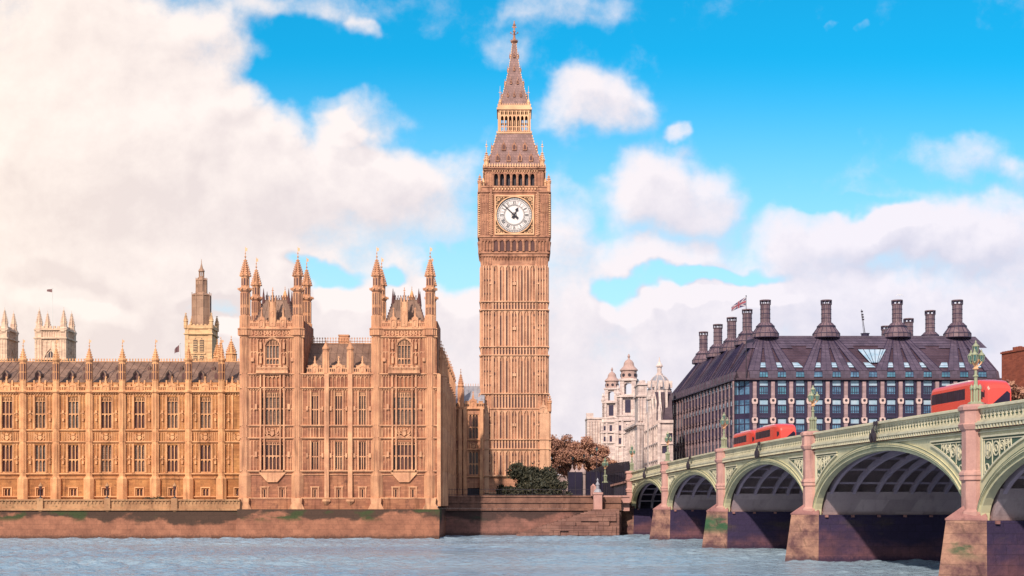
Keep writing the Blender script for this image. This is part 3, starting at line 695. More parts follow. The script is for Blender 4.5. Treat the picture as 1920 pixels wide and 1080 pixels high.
# corner turrets
def corner(px, Y, k=1., low=955, sc_=None):
    cx = X(px, Y); z = (lambda py: zp(py)); R = 1.0*k
    pf = [(R+.2, z(low)), (R+.2, z(892)), (R, z(886)), (R, z(631)), (R+.3, z(629)), (R+.3, z(619)), (R+.42, z(617.5)), (R+.42, z(616)), (R+.05, z(614)), (R+.02, z(594)), (R-.1, z(590)), (R-.12, z(574)), (R-.12, z(548)), (R+.12, z(545)),
          (R+.12, z(540)), (R-.25, z(537)), (R-.25, z(520)), (R-.05, z(517)), (R-.02, z(514)), (R-.3, z(509)), (.38, z(496)), (.1, z(485))]
    ribs = [(z(882), z(826), R), (z(820), z(802), R), (z(798), z(732), R), (z(726), z(704), R), (z(700), z(634), R), (z(629), z(619), R+.3), (z(614), z(592), R+.02), (z(590), z(549), R-.1), (z(537), z(519), R-.25)]
    o = turret(cx, Y, pf, ribs, pal, M_TRIMP, slits=[(z(571), z(550), (R-.12)*.93), (z(535), z(522), (R-.25)*.93), (z(590), z(577), (R-.12)*.93)], crk=(R-.1, z(514), .12, z(486), 7, 8, .2), fin=(z(485), .9), name='corner_turret')
    mb = MB(); mb.crockets(cx, Y, R+.15, z(546), R+.15, z(538), 1, 8, .3); mb.crockets(cx, Y, R-.1, z(520), R-.1, z(513), 1, 8, .26)
    mb.build('gablet_crown', M_TRIMP, o)
    mb = MB(); vane(mb, cx, Y, z(479), 1.5); mb.build('weather_vane', M_GOLD, o)
for px, Y in ((460, YP+.3), (558.5, YP+.3), (706.5, YP+.3), (806.5, YP+.3), (480.5, YP+10), (575, YP+10), (715.5, YP+10), (809, YP+10)): corner(px, Y, .86, 955 if Y < YP+5 else 700)
# steep tower roofs
for (a, b2), c in zip((TL, TRr), bigc):
    A, B = xp(a)+1.9, xp(b2)-1.9; y0, y1 = YP+1.1, YP+9; z0, z1 = zp(612), zp(559); w = (B-A)/2*.62; cy0 = YP+3.4; cy1 = YP+6.6
    mb = MB(); bt = [(A, y0, z0), (B, y0, z0), (B, y1, z0), (A, y1, z0)]; tp = [(c-w, cy0, z1), (c+w, cy0, z1), (c+w, cy1, z1), (c-w, cy1, z1)]
    for k in range(4): mb.face(bt[k], bt[(k+1) % 4], tp[(k+1) % 4], tp[k])
    mb.face(*tp); mb.box(c-w, c+w, cy0, cy1, z1, z1+.25)
    for k in range(6):
        t = k/5; mb.bar((A+(B-A)*t, y0-.02, z0), (c-w+2*w*t, cy0-.02, z1), .05)
    ro = mb.build('tower_roof', M_ROOF, pal)
    mb = MB(); x = c-w
    while x <= c+w+.01:
        for y in (cy0, cy1): mb.cbox(x, y, z1+.2, .07, .07, .8); mb.cbox(x, y, z1+.75, .2, .1, .16)
        x += .42
    mb.box(c-w, c+w, cy0-.04, cy0+.04, z1+.5, z1+.58)
    for x in (c-w, c+w):
        for y in (cy0, cy1): sk_ = MB(); sk_.lathe(x, y, [(.3, z1-.4), (.22, z1+.5), (.03, z1+2.1)], 6); sk_.build('roof_spike', M_SLOT, ro)
        for k in range(9):
            t = (k+.5)/9; xx = (A if x < c else B); mb.cbox(xx+(x-xx)*t, y0+(cy0-y0)*t, z0+(z1-z0)*t, .2, .2, .3)
    mb.build('roof_cresting', M_SLOT, ro)
    turret(c+.6, YP+8.6, [(.5, zp(600)), (.5, zp(545)), (.6, zp(543)), (.4, zp(540)), (.04, zp(528))], [(zp(590), zp(548), .5)], pal, M_TRIM, fin=(zp(529), .5), name='roof_turret')
# centre roof behind the parapet
mb = MB(); A, B = xp(571), xp(697); y0, y1 = YP+1.3, YP+8; z0, z1 = Z(697, y0), Z(644.5, y1)
mb.face((A, y0, z0), (B, y0, z0), (B, y1, z1), (A, y1, z1)); mb.face((A, y1, z1), (B, y1, z1), (B, y1+7, z0), (A, y1+7, z0))
x = A+.3
while x < B: mb.bar((x, y0, z0+.04), (x, y1, z1+.04), .055); x += 1.05
ro = mb.build('centre_roof', M_ROOF, pal)
mb = MB(); x = A
while x < B: mb.cbox(x, y1, z1, .08, .08, .85); mb.cbox(x, y1, z1+.85, .22, .1, .18); x += .45
mb.box(A, B, y1-.04, y1+.04, z1+.35, z1+.45); mb.box(A, B, y1-.06, y1+.06, z1, z1+.12); mb.build('ridge_cresting', M_TRIMP, ro)
mb = MB(); c0, c1 = X(635, y1), X(653, y1); zc0, zc1 = z1-1, Z(630, y1); mb.box(c0, c1, y1+.1, y1+1.7, zc0, zc1); mb.box(c0-.1, c1+.1, y1, y1+1.8, zc1, zc1+.25)
mb.build('chimney', M_TRIMP, ro)

# ---- north flank of the pavilion, running back from the river
XN = xrr; Ln = 49.
nf = MB((XN, YP, 0), pi/2)
hs = []; nb = 9; bay = Ln/nb; cc = [bay*(k+.5) for k in range(nb)]
for c in cc: hs += [(c-.9, c+.9, *uw), (c-.9, c+.9, *lw), (c-.35, c+.35, *bs)]
nf.wall(0, Ln, 5.2, zp(700), hs, 0, .5); nf.box(0, Ln, .7, 1.0, 5.2, zp(702)); nf.build('flank_wall', M_STP, pal)
tF = window_tpl(1.8, uw[1]-uw[0], 3, .48, m=M_TRIMP); tF2 = window_tpl(1.8, lw[1]-lw[0], 3, .48, m=M_TRIMP)
for c in cc: put(tF, pal, (XN-.1, YP+c, uw[0]), pi/2); put(tF2, pal, (XN-.1, YP+c, lw[0]), pi/2)
tr = MB((XN, YP, 0), pi/2)
for z, h, p in ((702, .3, .35), (728, .32, .4), (798.5, .3, .34), (822, .3, .34), (884, .34, .4), (935, .34, .42)): string(tr, 0, Ln, zp(z), h, p)
for k in range(nb+1):
    tr.cbox(bay*k, -.25, 5.2, .8, .6, zp(702)-5.2)
    if k < nb:
        for (u, d) in ((798, 732), (882, 826), (820, 802), (726, 706)):
            panels(tr, bay*k+.4, cc[k]-.95, zp(u), zp(d), .5); panels(tr, cc[k]+.95, bay*(k+1)-.4, zp(u), zp(d), .5)
battlement(tr, 2, Ln, zp(700.5), zp(684), -.1, 1.35, .4)
tr.build('flank_carving', M_TRIMP, pal)
for k in range(1, nb+1):
    z = zp; turret(XN+.35, YP+bay*k, [(.7, 5.2), (.7, z(702)), (.85, z(700)), (.6, z(697)), (.55, z(668)), (.72, z(665)), (.72, z(662)), (.5, z(658)), (.06, z(642))], [(z(882), z(826), .7), (z(798), z(732), .7), (z(695), z(669), .55)], pal, M_TRIMP, crk=(.55, z(659), .1, z(643), 4, 8, .18), fin=(z(643), .8), name='buttress_turret')
mb = MB(); mb.face((XN-1, YP+10, zp(700)), (XN-1, YP+Ln, zp(700)), (XN-8, YP+Ln, zp(660)), (XN-8, YP+10, zp(660))); mb.face((XN-8, YP+10, zp(660)), (XN-8, YP+Ln, zp(660)), (XN-15, YP+Ln, zp(700)), (XN-15, YP+10, zp(700)))
mb.build('flank_roof', M_ROOF, pal)

# ---- low wing between the flank and the clock tower
YW = 271.
def xw(px): return X(px, YW)
def zw(py): return Z(py, YW)
A, B = xw(843), xw(908)
wins = [(xw(853), 9*YW/F), (xw(888), 19*YW/F)]; u2 = (zw(823), zw(777)); l2 = (zw(891), zw(847)); d2 = (5.4, zw(915))
hs = []
for c, w in wins: hs += [(c-w/2, c+w/2, *u2), (c-w/2, c+w/2, *l2)]
hs.append((xw(877), xw(899), *d2))
mb = MB((0, YW, 0)); mb.wall(A, B, 5.2, zw(764), hs, 0, .5); mb.box(A, B, .7, .9, 5.2, zw(764)); mb.build('wing_wall', M_STT, pal)
mb = MB(); mb.box(xw(877), xw(899), YW+.45, YW+.5, *d2); mb.build('archway_door', M_IRON, pal)
for (c, w), n in zip(wins, (2, 3)):
    tu = window_tpl(w, u2[1]-u2[0], n, .48, m=M_TRIMP); tl = window_tpl(w, l2[1]-l2[0], n, .48, m=M_TRIMP)
    put(tu, pal, (c, YW+.1, u2[0])); put(tl, pal, (c, YW+.1, l2[0]))
put(arms_tpl(19*YW/F, zw(829)-zw(842), M_TRIMP), pal, (wins[1][0], YW, zw(842)))
tr = MB((0, YW, 0))
for z, h, p in ((767, .36, .45), (825, .3, .3), (843, .3, .3), (894, .34, .36)): string(tr, A, B, zw(z), h, p)
for px in (863, 872, 903): tr.cbox(xw(px), -.25, 5.2, .7, .6, zw(766)-5.2)
for (a, b2) in ((846, 848.5), (858, 860), (874, 877), (899, 901)):
    panels(tr, xw(a), xw(b2), zw(823), zw(770), .45); panels(tr, xw(a), xw(b2), zw(891), zw(847), .45)
battlement(tr, A, B, zw(765), zw(752), -.1, 1.3, .35); gablet(tr, xw(887), zw(765), 1.6, zw(734)-zw(765), -.2, .5)
tr.build('wing_carving', M_TRIMP, pal)
z = zw; turret(xw(864), YW-.1, [(.6, z(766)), (.6, z(726)), (.72, z(724)), (.5, z(720)), (.05, z(700))], [(z(764), z(728), .6)], pal, M_TRIMP, crk=(.5, z(720), .08, z(702), 5, 8, .2), fin=(z(701), .8), name='buttress_turret')
mb = MB(); y1 = YW+7; z1 = Z(724, y1); mb.face((A, YW+.8, zw(756)), (B, YW+.8, zw(756)), (B, y1, z1), (A, y1, z1)); mb.face((A, y1, z1), (B, y1, z1), (B, y1+6, zw(756)), (A, y1+6, zw(756)))
x = A
while x < B: mb.bar((x, YW+.8, zw(756)+.03), (x, y1, z1+.03), .05); x += .9
ro = mb.build('wing_roof', M_LEAD, pal)
mb = MB(); x = A
while x < B: mb.cbox(x, y1, z1, .1, .1, .5); x += .5
mb.build('ridge_cresting', M_TRIMP, ro)
for px, pt, pb, Y, w in ((407.5, 640, 700, 262, .7), (414, 636, 700, 260, .5), (433.5, 634, 700, 250, .95), (832, 646, 730, 232, .9)):
    if px > 800: continue
    turret(X(px, Y), Y, [(w, Z(pb, Y)), (w, Z(pt+32, Y)), (w*1.2, Z(pt+30, Y)), (w*.85, Z(pt+27, Y)), (.08, Z(pt+4, Y))], [(Z(pb, Y), Z(pt+32, Y), w)], pal, M_TRIM, crk=(w*.9, Z(pt+27, Y), .1, Z(pt+6, Y), 6, 8, .22), fin=(Z(pt+6, Y), .8), name='inner_pinnacle')

# ------------------------------------------------------------------ the clock tower
YT = 275.; S_ = YT/F; tx = X(964.3, YT); HT = 6.6
ct = thing('clock_tower', 'tall pinkish gothic clock tower with white dial, open belfry and iron spire', 'clock tower', (tx, YT+HT, 5.2))
def zt_(py): return Z(py, YT)
cyT = YT+HT
def faces4(fn, name, m, parent=ct, k=4):
    mb = MB()
    for i in range(k):
        a = i*pi/2; f = MB((tx, cyT, 0), a, 1.+.0007*(i % 2)); fn(f); o0 = len(mb.V); mb.V += f.V; mb.Fc += [[j+o0 for j in ff] for ff in f.Fc]
    return mb.build(name, m, parent)
z = zt_
strips = [-4.2+1.2*k for k in range(8)]
h1 = 61.5*S_; h0 = 65*S_; hc = 65.5*S_; inner = 40*S_
stages = [(566, 498), (650, 583), (738, 668), (824, 770), (893, 845)]; bands = [(582, 566.5), (667, 651), (767, 739), (843, 825)]
def shaft(f):
    f.ext([(-h1, z(767)), (h1, z(767)), (h1, z(480)), (-h1, z(480))], -h1, -h1+.4)
    f.ext([(-h0, 5.2), (h0, 5.2), (h0, z(767)), (-h0, z(767))], -h0, -h0+.4)
    f.box(-h0, h0, -h0, -h1+.3, z(768), z(766))
faces4(shaft, 'shaft', M_STT)
def shaft_trim(f):
    for (b0, t0) in stages:
        hw = h1 if b0 < 760 else h0; v = -hw
        xs = [-inner+2*inner*k/14 for k in range(15)]
        for k, x in enumerate(xs):
            d = .42 if k in (0, 14) else (.3 if k % 2 == 0 else .16); w = .16 if k % 2 == 0 else .1
            f.box(x-w, x+w, v-d, v+.05, z(b0), z(t0))
        for k in range(7): f.arch_head(xs[2*k]+.16, xs[2*k+2]-.16, z(t0)-1.0, z(t0), v-.2, v+.05, 4)
        for s in (-1, 1):
            for j in range(4):
                x = s*(inner+(hw-inner)*(j+.6)/4.3); f.box(x-.12, x+.12, v-.24, v+.05, z(b0), z(t0))
            for q_ in (.12, .48, .8): 
                zz = z(b0)+(z(t0)-z(b0))*q_; f.box(s*(inner+.4)-.3, s*(inner+.4)+.3, v-.3, v+.05, zz, zz+.3) if q_ == .48 else None
        f.box(-.35, .35, v-.34, v, (z(b0)+z(t0))/2-.3, (z(b0)+z(t0))/2+.3)
    for (b0, t0) in bands:
        hw = h1 if b0 < 768 else h0; v = -hw
        string(f, -hw-.1, hw+.1, z(b0), .34, .46, v); string(f, -hw-.1, hw+.1, z(t0), .34, .46, v)
        xs = [-inner+2*inner*k/14 for k in range(15)]
        for k, x in enumerate(xs): f.box(x-.13, x+.13, v-.26, v+.05, z(b0), z(t0)); 
        for k in range(14): f.arch_head(xs[k]+.13, xs[k+1]-.13, z(t0)-.6, z(t0)-.05, v-.2, v+.05, 3)
        for s in (-1, 1): panels(f, *sorted((s*(inner+.3), s*(hw-.1))), z(b0)+.15, z(t0)-.15, .62, v, .2)
    for s in (-1, 1): gablet(f, s*(h0-1.15), z(775), 1.7, z(748)-z(775), -h0-.35, .6)
    string(f, -h0-.2, h0+.2, z(893), .5, .6, -h0); string(f, -h0-.2, h0+.2, z(925), .5, .5, -h0)
    f.box(-h0, -h0+1.9, -h0-.3, -h0+.1, 5.2, z(767)); f.box(h0-1.9, h0, -h0-.3, -h0+.1, 5.2, z(767))
faces4(shaft_trim, 'shaft_ribs', M_TTRIM)
def slots(f):
    for (b0, t0) in stages:
        hw = h1 if b0 < 760 else h0; v = -hw
        xs = [-inner+2*inner*k/14 for k in range(15)]
        for k in (2, 4, 9, 11): f.box(xs[k]+.2, xs[k+1]-.04, v-.06, v+.02, z(b0-3), z(t0+9))
        for k in (0, 6, 7, 13):
            for t in (z(t0+10), z((b0+t0)/2)): f.box(xs[k]+.2, xs[k+1]-.15, v-.05, v+.02, t, t+.5)
        for s in (-1, 1):
            for j in range(3):
                x = s*(inner+(hw-inner)*(j+1.1)/4.3)
                for t in (.25, .62, .93): zz = z(b0)+(z(t0)-z(b0))*t; f.box(x-.1, x+.1, v-.1, v+.02, zz-.3, zz)
    for (b0, t0) in bands:
        hw = h1 if b0 < 768 else h0; xs = [-inner+2*inner*k/14 for k in range(15)]
        for k in range(14): f.box(xs[k]+.18, xs[k+1]-.18, -hw-.05, -hw+.02, z(b0)+.35, z(t0)-.5)
faces4(slots, 'shaft_windows', M_SLOT)
# corbelled arcade below the dial
ac = faces4(lambda f: (f.ext([(-h1, z(481)), (h1, z(481)), (hc, z(449)), (-hc, z(449))], -h1-.25, -h1+.3),
                       f.box(-h1-.3, h1+.3, -h1-.45, -h1+.1, z(476), z(473.5)), f.box(-hc, hc, -hc+.02, -hc+.5, z(450), z(446)),
                       f.box(-hc-.12, hc+.12, -hc-.2, -hc+.3, z(446), z(443))), 'corbel_stage', M_STT)
def arcade(f):
    v = -h1-.3; xs = [-inner+2*inner*k/7 for k in range(8)]
    for x in xs: f.box(x-.2, x+.2, v-.35, v+.05, z(472), z(450)); f.lathe(x, v-.3, [(.14, z(472)), (.14, z(456)), (.28, z(453)), (.28, z(450))], 6)
    for a, b2 in zip(xs, xs[1:]): f.arch_head(a+.2, b2-.2, z(457), z(451), v-.25, v+.05)
    for s in (-1, 1): panels(f, *sorted((s*(inner+.35), s*(h1))), z(470), z(452), .62, v, .3); panels(f, *sorted((s*(inner+.35), s*(h1-.3))), z(497), z(480), .62, -h1, .2)
    for k in range(14): f.arch_head(-inner+2*inner*k/14+.1, -inner+2*inner*(k+1)/14-.1, z(488), z(480), -h1-.3, -h1+.05)
faces4(arcade, 'arcade', M_STT)
def arcade_dark(f):
    v = -h1-.3; xs = [-inner+2*inner*k/7 for k in range(8)]
    for a, b2 in list(zip(xs, xs[1:]))[::1]: f.box(a+.22, b2-.22, v-.04, v+.02, z(471), z(451.5))
faces4(arcade_dark, 'arcade_openings', M_SLOT)
# clock stage
dz = z(404.5); R = 33.3*S_; fw = 37*S_
def clockst(f):
    f.wall(-hc, hc, z(447), z(350), [], -hc, .3)
    f.box(-hc-.15, hc+.15, -hc-.25, -hc+.2, z(362), z(359)); f.box(-hc-.1, hc+.1, -hc-.15, -hc+.2, z(352), z(349.5))
    for s in (-1, 1):
        x0_, x1_ = sorted((s*(fw+.75), s*(hc-.35))); panels(f, x0_, x1_, z(440), z(366), .56, -hc, .14, mid=z(416))
        panels(f, x0_, x1_, z(400), z(382), .28, -hc, .18)
        f.box(s*(fw+.7)-.2, s*(fw+.7)+.2, -hc-.42, -hc+.1, z(443), z(356))
faces4(clockst, 'clock_stage', M_STT)
def goldtrim(f):
    v = -hc
    for s in (-1, 1):
        k = z(442)
        while k < z(366): f.box(s*(fw+.5)-.12, s*(fw+.5)+.12, v-.38, v, k, k+.22); f.box(s*(fw+.92)-.12, s*(fw+.92)+.12, v-.34, v, k+.18, k+.4); f.box(s*(hc+.06)-.15, s*(hc+.06)+.15, v-.22, v+.1, k, k+.22); k += .42
    # square frame with spandrel rosettes
    for (a, b2, c, d) in ((-fw, fw, dz+fw-.28, dz+fw), (-fw, fw, dz-fw, dz-fw+.28), (-fw, -fw+.28, dz-fw+.28, dz+fw-.28), (fw-.28, fw, dz-fw+.28, dz+fw-.28)): f.box(a, b2, v-.42, v, c, d)
    for sx in (-1, 1):
        for sz in (-1, 1):
            cx, cz = sx*(fw-.78), dz+sz*(fw-.78); f.ring(cx, v-.3, v-.05, cz, .22, .38, 12); f.ring(cx, v-.3, v-.05, cz, 0.02, .12, 8)
            f.box(*sorted((sx*(fw-.3), sx*(fw-1.7))), v-.22, v-.1, *sorted((dz+sz*(fw-.35), dz+sz*(fw-.27))))
            for t in (1.35, 1.85): f.ring(sx*(fw-t), v-.26, v-.08, dz+sz*(fw-.45), .06, .17, 8); f.ring(sx*(fw-.45), v-.26, v-.08, dz+sz*(fw-t), .06, .17, 8)
    f.ring(0, v-.4, v-.02, dz, R, R+.2, 48)
    x = -inner
    while x < inner: f.box(x, x+.26, v-.3, v, z(357), z(354)); f.arch_head(x+.26, x+.6, z(357), z(351), v-.2, v-.02, 3); x += .6
faces4(goldtrim, 'gilded_frame', M_GOLD)
m_dsr = (mat('dial_surround_bronze', (.16, .085, .045), (.10, .055, .03), rough=.5))
m_dial = mat('opal_glass', (.80, .72, .70), (.74, .66, .64), rough=.35, bump=0, fine=.05)
m_blk = mat('black_dial_iron', (.02, .018, .03), rough=.5, bump=0)
def roman(mb, s, x, hgt, y0, y1, T):
    adv = 0; W_ = {'I': .17, 'V': .36, 'X': .38}; tot = sum(W_[c] for c in s); x = -tot/2
    for c in s:
        w = W_[c]; m = x+w/2
        for (a, b_) in {'I': [((m, 0), (m, hgt))], 'V': [((m-.13, hgt), (m, 0)), ((m+.13, hgt), (m, 0))], 'X': [((m-.13, hgt), (m+.13, 0)), ((m+.13, hgt), (m-.13, 0))]}[c]:
            dx_, dz_ = b_[0]-a[0], b_[1]-a[1]; L = sqrt(dx_*dx_+dz_*dz_); nx, nz = -dz_/L*.032, dx_/L*.032
            mb.ext([T(a[0]+nx, a[1]+nz), T(b_[0]+nx, b_[1]+nz), T(b_[0]-nx, b_[1]-nz), T(a[0]-nx, a[1]-nz)], y0, y1)
        x += w
def dial(i):
    a = i*pi/2; v = -hc
    f = MB((tx, cyT, 0), a); f.box(-fw+.2, fw-.2, -hc-.06, -hc+.02, dz-fw+.2, dz+fw-.2); f.build('dial_surround', m_dsr, ct)
    f = MB((tx, cyT, 0), a); pts = [(R*cos(2*pi*k/48), dz+R*sin(2*pi*k/48)) for k in range(48)]; f.ext(pts, v-.16, v-.07); d = f.build('clock_dial', m_dial, ct)
    f = MB((tx, cyT, 0), a); y0, y1 = v-.2, v-.15
    for r0, r1 in ((.965, 1.), (.86, .885), (.93, .94), (.80, .81), (.56, .585), (.52, .53), (.12, .15)): f.ring(0, y0, y1, dz, R*r0, R*r1, 48)
    for k in range(60):
        t = 2*pi*k/60; r0 = .88; c, s = cos(t), sin(t); w = .028
        f.ext([(R*r0*c-w*s, dz+R*r0*s+w*c), (R*.97*c-w*s, dz+R*.97*s+w*c), (R*.97*c+w*s, dz+R*.97*s-w*c), (R*r0*c+w*s, dz+R*r0*s-w*c)], y0, y1)
    for k in range(12):
        for e in (-.045, .045):
            t = 2*pi*(k+.5)/12+e; c, s = cos(t), sin(t); w = .018
            f.ext([(R*.58*c-w*s, dz+R*.58*s+w*c), (R*.8*c-w*s, dz+R*.8*s+w*c), (R*.8*c+w*s, dz+R*.8*s-w*c), (R*.58*c+w*s, dz+R*.58*s-w*c)], y0, y1)
        t = 2*pi*k/12; c, s = cos(t), sin(t); w = .012
        for k2 in (0,):
            f.ext([(R*.15*c-w*s, dz+R*.15*s+w*c), (R*.52*c-w*s, dz+R*.52*s+w*c), (R*.52*c+w*s, dz+R*.52*s-w*c), (R*.15*c+w*s, dz+R*.15*s-w*c)], y0+.02, y1) if False else None
    f.build('dial_tracery', m_blk, d)
    for k, s in enumerate(('XII', 'I', 'II', 'III', 'IIII', 'V', 'VI', 'VII', 'VIII', 'IX', 'X', 'XI')):
        t = pi/2-2*pi*k/12; c, sn = cos(t), sin(t)
        f = MB((tx, cyT, 0), a); T = lambda x, r: ((R*.60+r)*c+x*sn, dz+(R*.60+r)*sn-x*c)
        roman(f, s, 0, R*.19, v-.24, v-.19, T); f.build('numeral', m_blk, d)
    for nm, ang, L, w, tail in (('hour_hand', radians(26.5), R*.5, .15, .7), ('minute_hand', radians(-47), R*.93, .11, 1.0)):
        f = MB((tx, cyT, 0), a); c, s = sin(ang), cos(ang); yy = v-.34 if nm == 'hour_hand' else v-.42
        Q = lambda x, r: (r*c+x*s, dz+r*s-x*c)
        if nm == 'hour_hand': sh = [(-w*.9, 0), (-w*.6, L*.45), (-w*2.3, L*.62), (-w*.7, L*.85), (0, L), (w*.7, L*.85), (w*2.3, L*.62), (w*.6, L*.45), (w*.9, 0)]
        else: sh = [(-w, 0), (-w*.45, L), (w*.45, L), (w, 0)]
        f.ext([Q(*p) for p in sh], yy, yy+.05); f.ext([Q(*p) for p in ((-w, 0), (w, 0), (w*2.2, -tail), (-w*2.2, -tail))][::-1], yy, yy+.05)
        f.ring(0, yy-.01, yy+.04, dz, 0.01, .26, 12); f.build(nm, m_blk, d)
dial(0); dial(1); dial(3)
# belfry
hb = 54.3*S_
def belfry(f):
    v = -hb; n = 7; xs = [-inner+2*inner*k/n for k in range(n+1)]
    f.wall(-hb, hb, z(350), z(318), [(a+.22, b2-.22, z(347), z(324)) for a, b2 in zip(xs, xs[1:])], v, .7)
    for a, b2 in zip(xs, xs[1:]): f.arch_head(a+.22, b2-.22, z(329), z(323.5), v+.02, v+.5)
    for x in xs: f.lathe(x, v-.05, [(.16, z(348)), (.16, z(326)), (.25, z(324)), (.05, z(320))], 6)
    for s in (-1, 1): panels(f, *sorted((s*(inner+.3), s*(hb-.1))), z(346), z(321), .55, v, .16)
    f.box(-hb-.25, hb+.25, v-.3, v+.3, z(318), z(316)); f.box(-hb-.5, hb+.5, v-.55, v+.3, z(315), z(312.5)); f.box(-hb-.1, hb+.1, v-.1, v+.1, z(316), z(315))
faces4(belfry, 'belfry', M_STT)
mb = MB(); mb.box(tx-hb+1, tx+hb-1, cyT-hb+1, cyT+hb-1, z(350), z(316)); mb.build('bell_chamber', M_IRON, ct)
def gold2(f):
    v = -hb; x = -hb-.3
    while x < hb+.3: f.box(x, x+.22, v-.5, v-.3, z(311.8), z(308)); f.box(x+.02, x+.2, v-.42, v-.36, z(308), z(305.5)); x += .52
    f.box(-hb-.4, hb+.4, v-.45, v-.3, z(309.5), z(308.7))
    x = -inner-.3
    while x < inner+.3: f.box(x+.1, x+.32, v-.25, v, z(320.5), z(318.5)); f.ring(x+.2, v-.9, v-.8, z(353), .1, .2, 8); x += .5
faces4(gold2, 'gilded_cresting', M_GOLD)
# lower roof, lantern, spire
def sqloft(prof, mb):
    for (a, za), (b2, zb) in zip(prof, prof[1:]):
        c0 = [(tx-a, cyT-a, za), (tx+a, cyT-a, za), (tx+a, cyT+a, za), (tx-a, cyT+a, za)]; c1 = [(tx-b2, cyT-b2, zb), (tx+b2, cyT-b2, zb), (tx+b2, cyT+b2, zb), (tx-b2, cyT+b2, zb)]
        for k in range(4): mb.face(c0[k], c0[(k+1) % 4], c1[(k+1) % 4], c1[k])
    mb.face(*c1)
def prf(L): return [(w_*(cyT-w_*S_)/F, Z(py_, cyT-w_*S_)) for w_, py_ in L]
mb = MB(); lowp = prf([(53.5, 312.4), (51, 305), (44, 289), (37.5, 270), (32, 250)]); sqloft(lowp, mb); mb.build('lower_roof', M_ROOFT, ct)
def profx(prof, zz):
    for (a, za), (b2, zb) in zip(prof, prof[1:]):
        if za <= zz <= zb: return a+(b2-a)*(zz-za)/(zb-za)
    return prof[-1][0]
spp = prf([(25.5, 194), (21, 176), (14.5, 150), (9.8, 128), (6.2, 106), (3.2, 79)])
def lucs(i, prof, pys, w, h):
    for py, xs in pys:
        zz = Z(py, cyT-2); r = profx(prof, zz); zz = Z(py, cyT-r); r = profx(prof, zz)
        for x in xs:
            f = MB((tx, cyT, 0), i*pi/2); fd = MB((tx, cyT, 0), i*pi/2)
            f.ext([(x-w/2, zz-.2), (x+w/2, zz-.2), (x+w/2, zz+h*.55), (x, zz+h), (x-w/2, zz+h*.55)], -r-.3, -r+1)
            f.bar((x, -r-.2, zz+h), (x, -r-.2, zz+h+.5), .06); fd.ext([(x-w*.28, zz), (x+w*.28, zz), (x+w*.28, zz+h*.45), (x, zz+h*.7), (x-w*.28, zz+h*.45)], -r-.34, -r-.29)
            fd.build('opening', M_SLOT, f.build('lucarne', M_STT, ct))
for i in (0, 1, 3):
    lucs(i, lowp, ((302, [-3.4, -1.15, 1.15, 3.4]), (281, [-2.15, 0, 2.15])), .85, 1.5)
    lucs(i, spp, ((180, [-1.35, 0, 1.35]), (156, [-.7, .7]), (131, [0]), (106, [0])), .42, .7)
hl = 29.5*(cyT-3.1)/F
z_keep = z; z = lambda py: Z(py, cyT-hl)
def lantern(f):
    v = -hl; n = 7; xs = [-hl+.35+(2*hl-.7)*k/n for k in range(n+1)]
    f.box(-hl-.35, hl+.35, v-.4, v+.3, z(251), z(248)); f.box(-hl-.15, hl+.15, v-.2, v+.3, z(248), z(246.5))
    for x in xs: f.box(x-.13, x+.13, v-.13, v+.2, z(247), z(207))
    for a, b2 in zip(xs, xs[1:]):
        f.arch_head(a+.1, b2-.1, z(224), z(217), v-.05, v+.15); f.box(a, b2, v-.02, v+.12, z(217), z(215)); m = (a+b2)/2
        f.box(m-.05, m+.05, v, v+.1, z(215), z(207)); f.box(m-.05, m+.05, v, v+.1, z(247), z(226)); f.box(a, b2, v-.02, v+.12, z(238.5), z(237))
    f.box(-hl, hl, v-.05, v+.3, z(209), z(206)); f.box(-hl-.3, hl+.3, v-.35, v+.3, z(206), z(202)); f.box(-hl-.1, hl+.1, v-.15, v+.3, z(202), z(197))
faces4(lantern, 'open_lantern', M_GOLD)
mb = MB(); mb.box(tx-1.5, tx+1.5, cyT-1.2, cyT+1.2, z(250), z(205)); mb.build('lantern_shade_box', M_SLOT, ct); mb = MB(); sqloft(prf([(28.5, 198), (25.5, 194)]), mb); mb.build('lantern_core', M_ROOFT, ct)  # dark box stands in for the shade inside the open lantern
def gold3(f):
    v = -hl; x = -hl
    while x < hl: f.box(x, x+.16, v-.2, v, z(197), z(194.5)); x += .36
    x = -hl
    while x < hl: f.box(x, x+.16, v-.42, v-.3, z(247), z(245)); x += .36
    for s in (-1, 1):
        for k in range(26):
            t = k/26; zz = spp[0][1]+(spp[-1][1]-spp[0][1])*t; r = profx(spp, zz); f.box(s*r-.07, s*r+.07, -r-.07, -r+.07, zz, zz+.3) if s > 0 else None
        for k in range(12): zz = lowp[0][1]+(lowp[-1][1]-lowp[0][1])*k/12.3; r = profx(lowp, zz); f.box(s*r-.1, s*r+.1, -r-.1, -r+.1, zz, zz+.35) if s > 0 else None
faces4(gold3, 'gilded_crockets', M_GOLD)
mb = MB(); sqloft(spp, mb); mb.build('spire', M_ROOFT, ct)
mb = MB(); z = lambda py: Z(py, cyT)
mb.lathe(tx, cyT, [(.4, z(83)), (.8, z(78.5)), (.8, z(77)), (.36, z(75)), (.26, z(70)), (.2, z(60)), (.34, z(59)), (.17, z(57)), (.15, z(50)), (.36, z(47)), (.14, z(44)), (.09, z(39))], 8)
for k in range(8):
    a = k*pi/4; mb.bar((tx+.6*cos(a), cyT+.6*sin(a), z(78)), (tx+.85*cos(a), cyT+.85*sin(a), z(75.5)), .06)
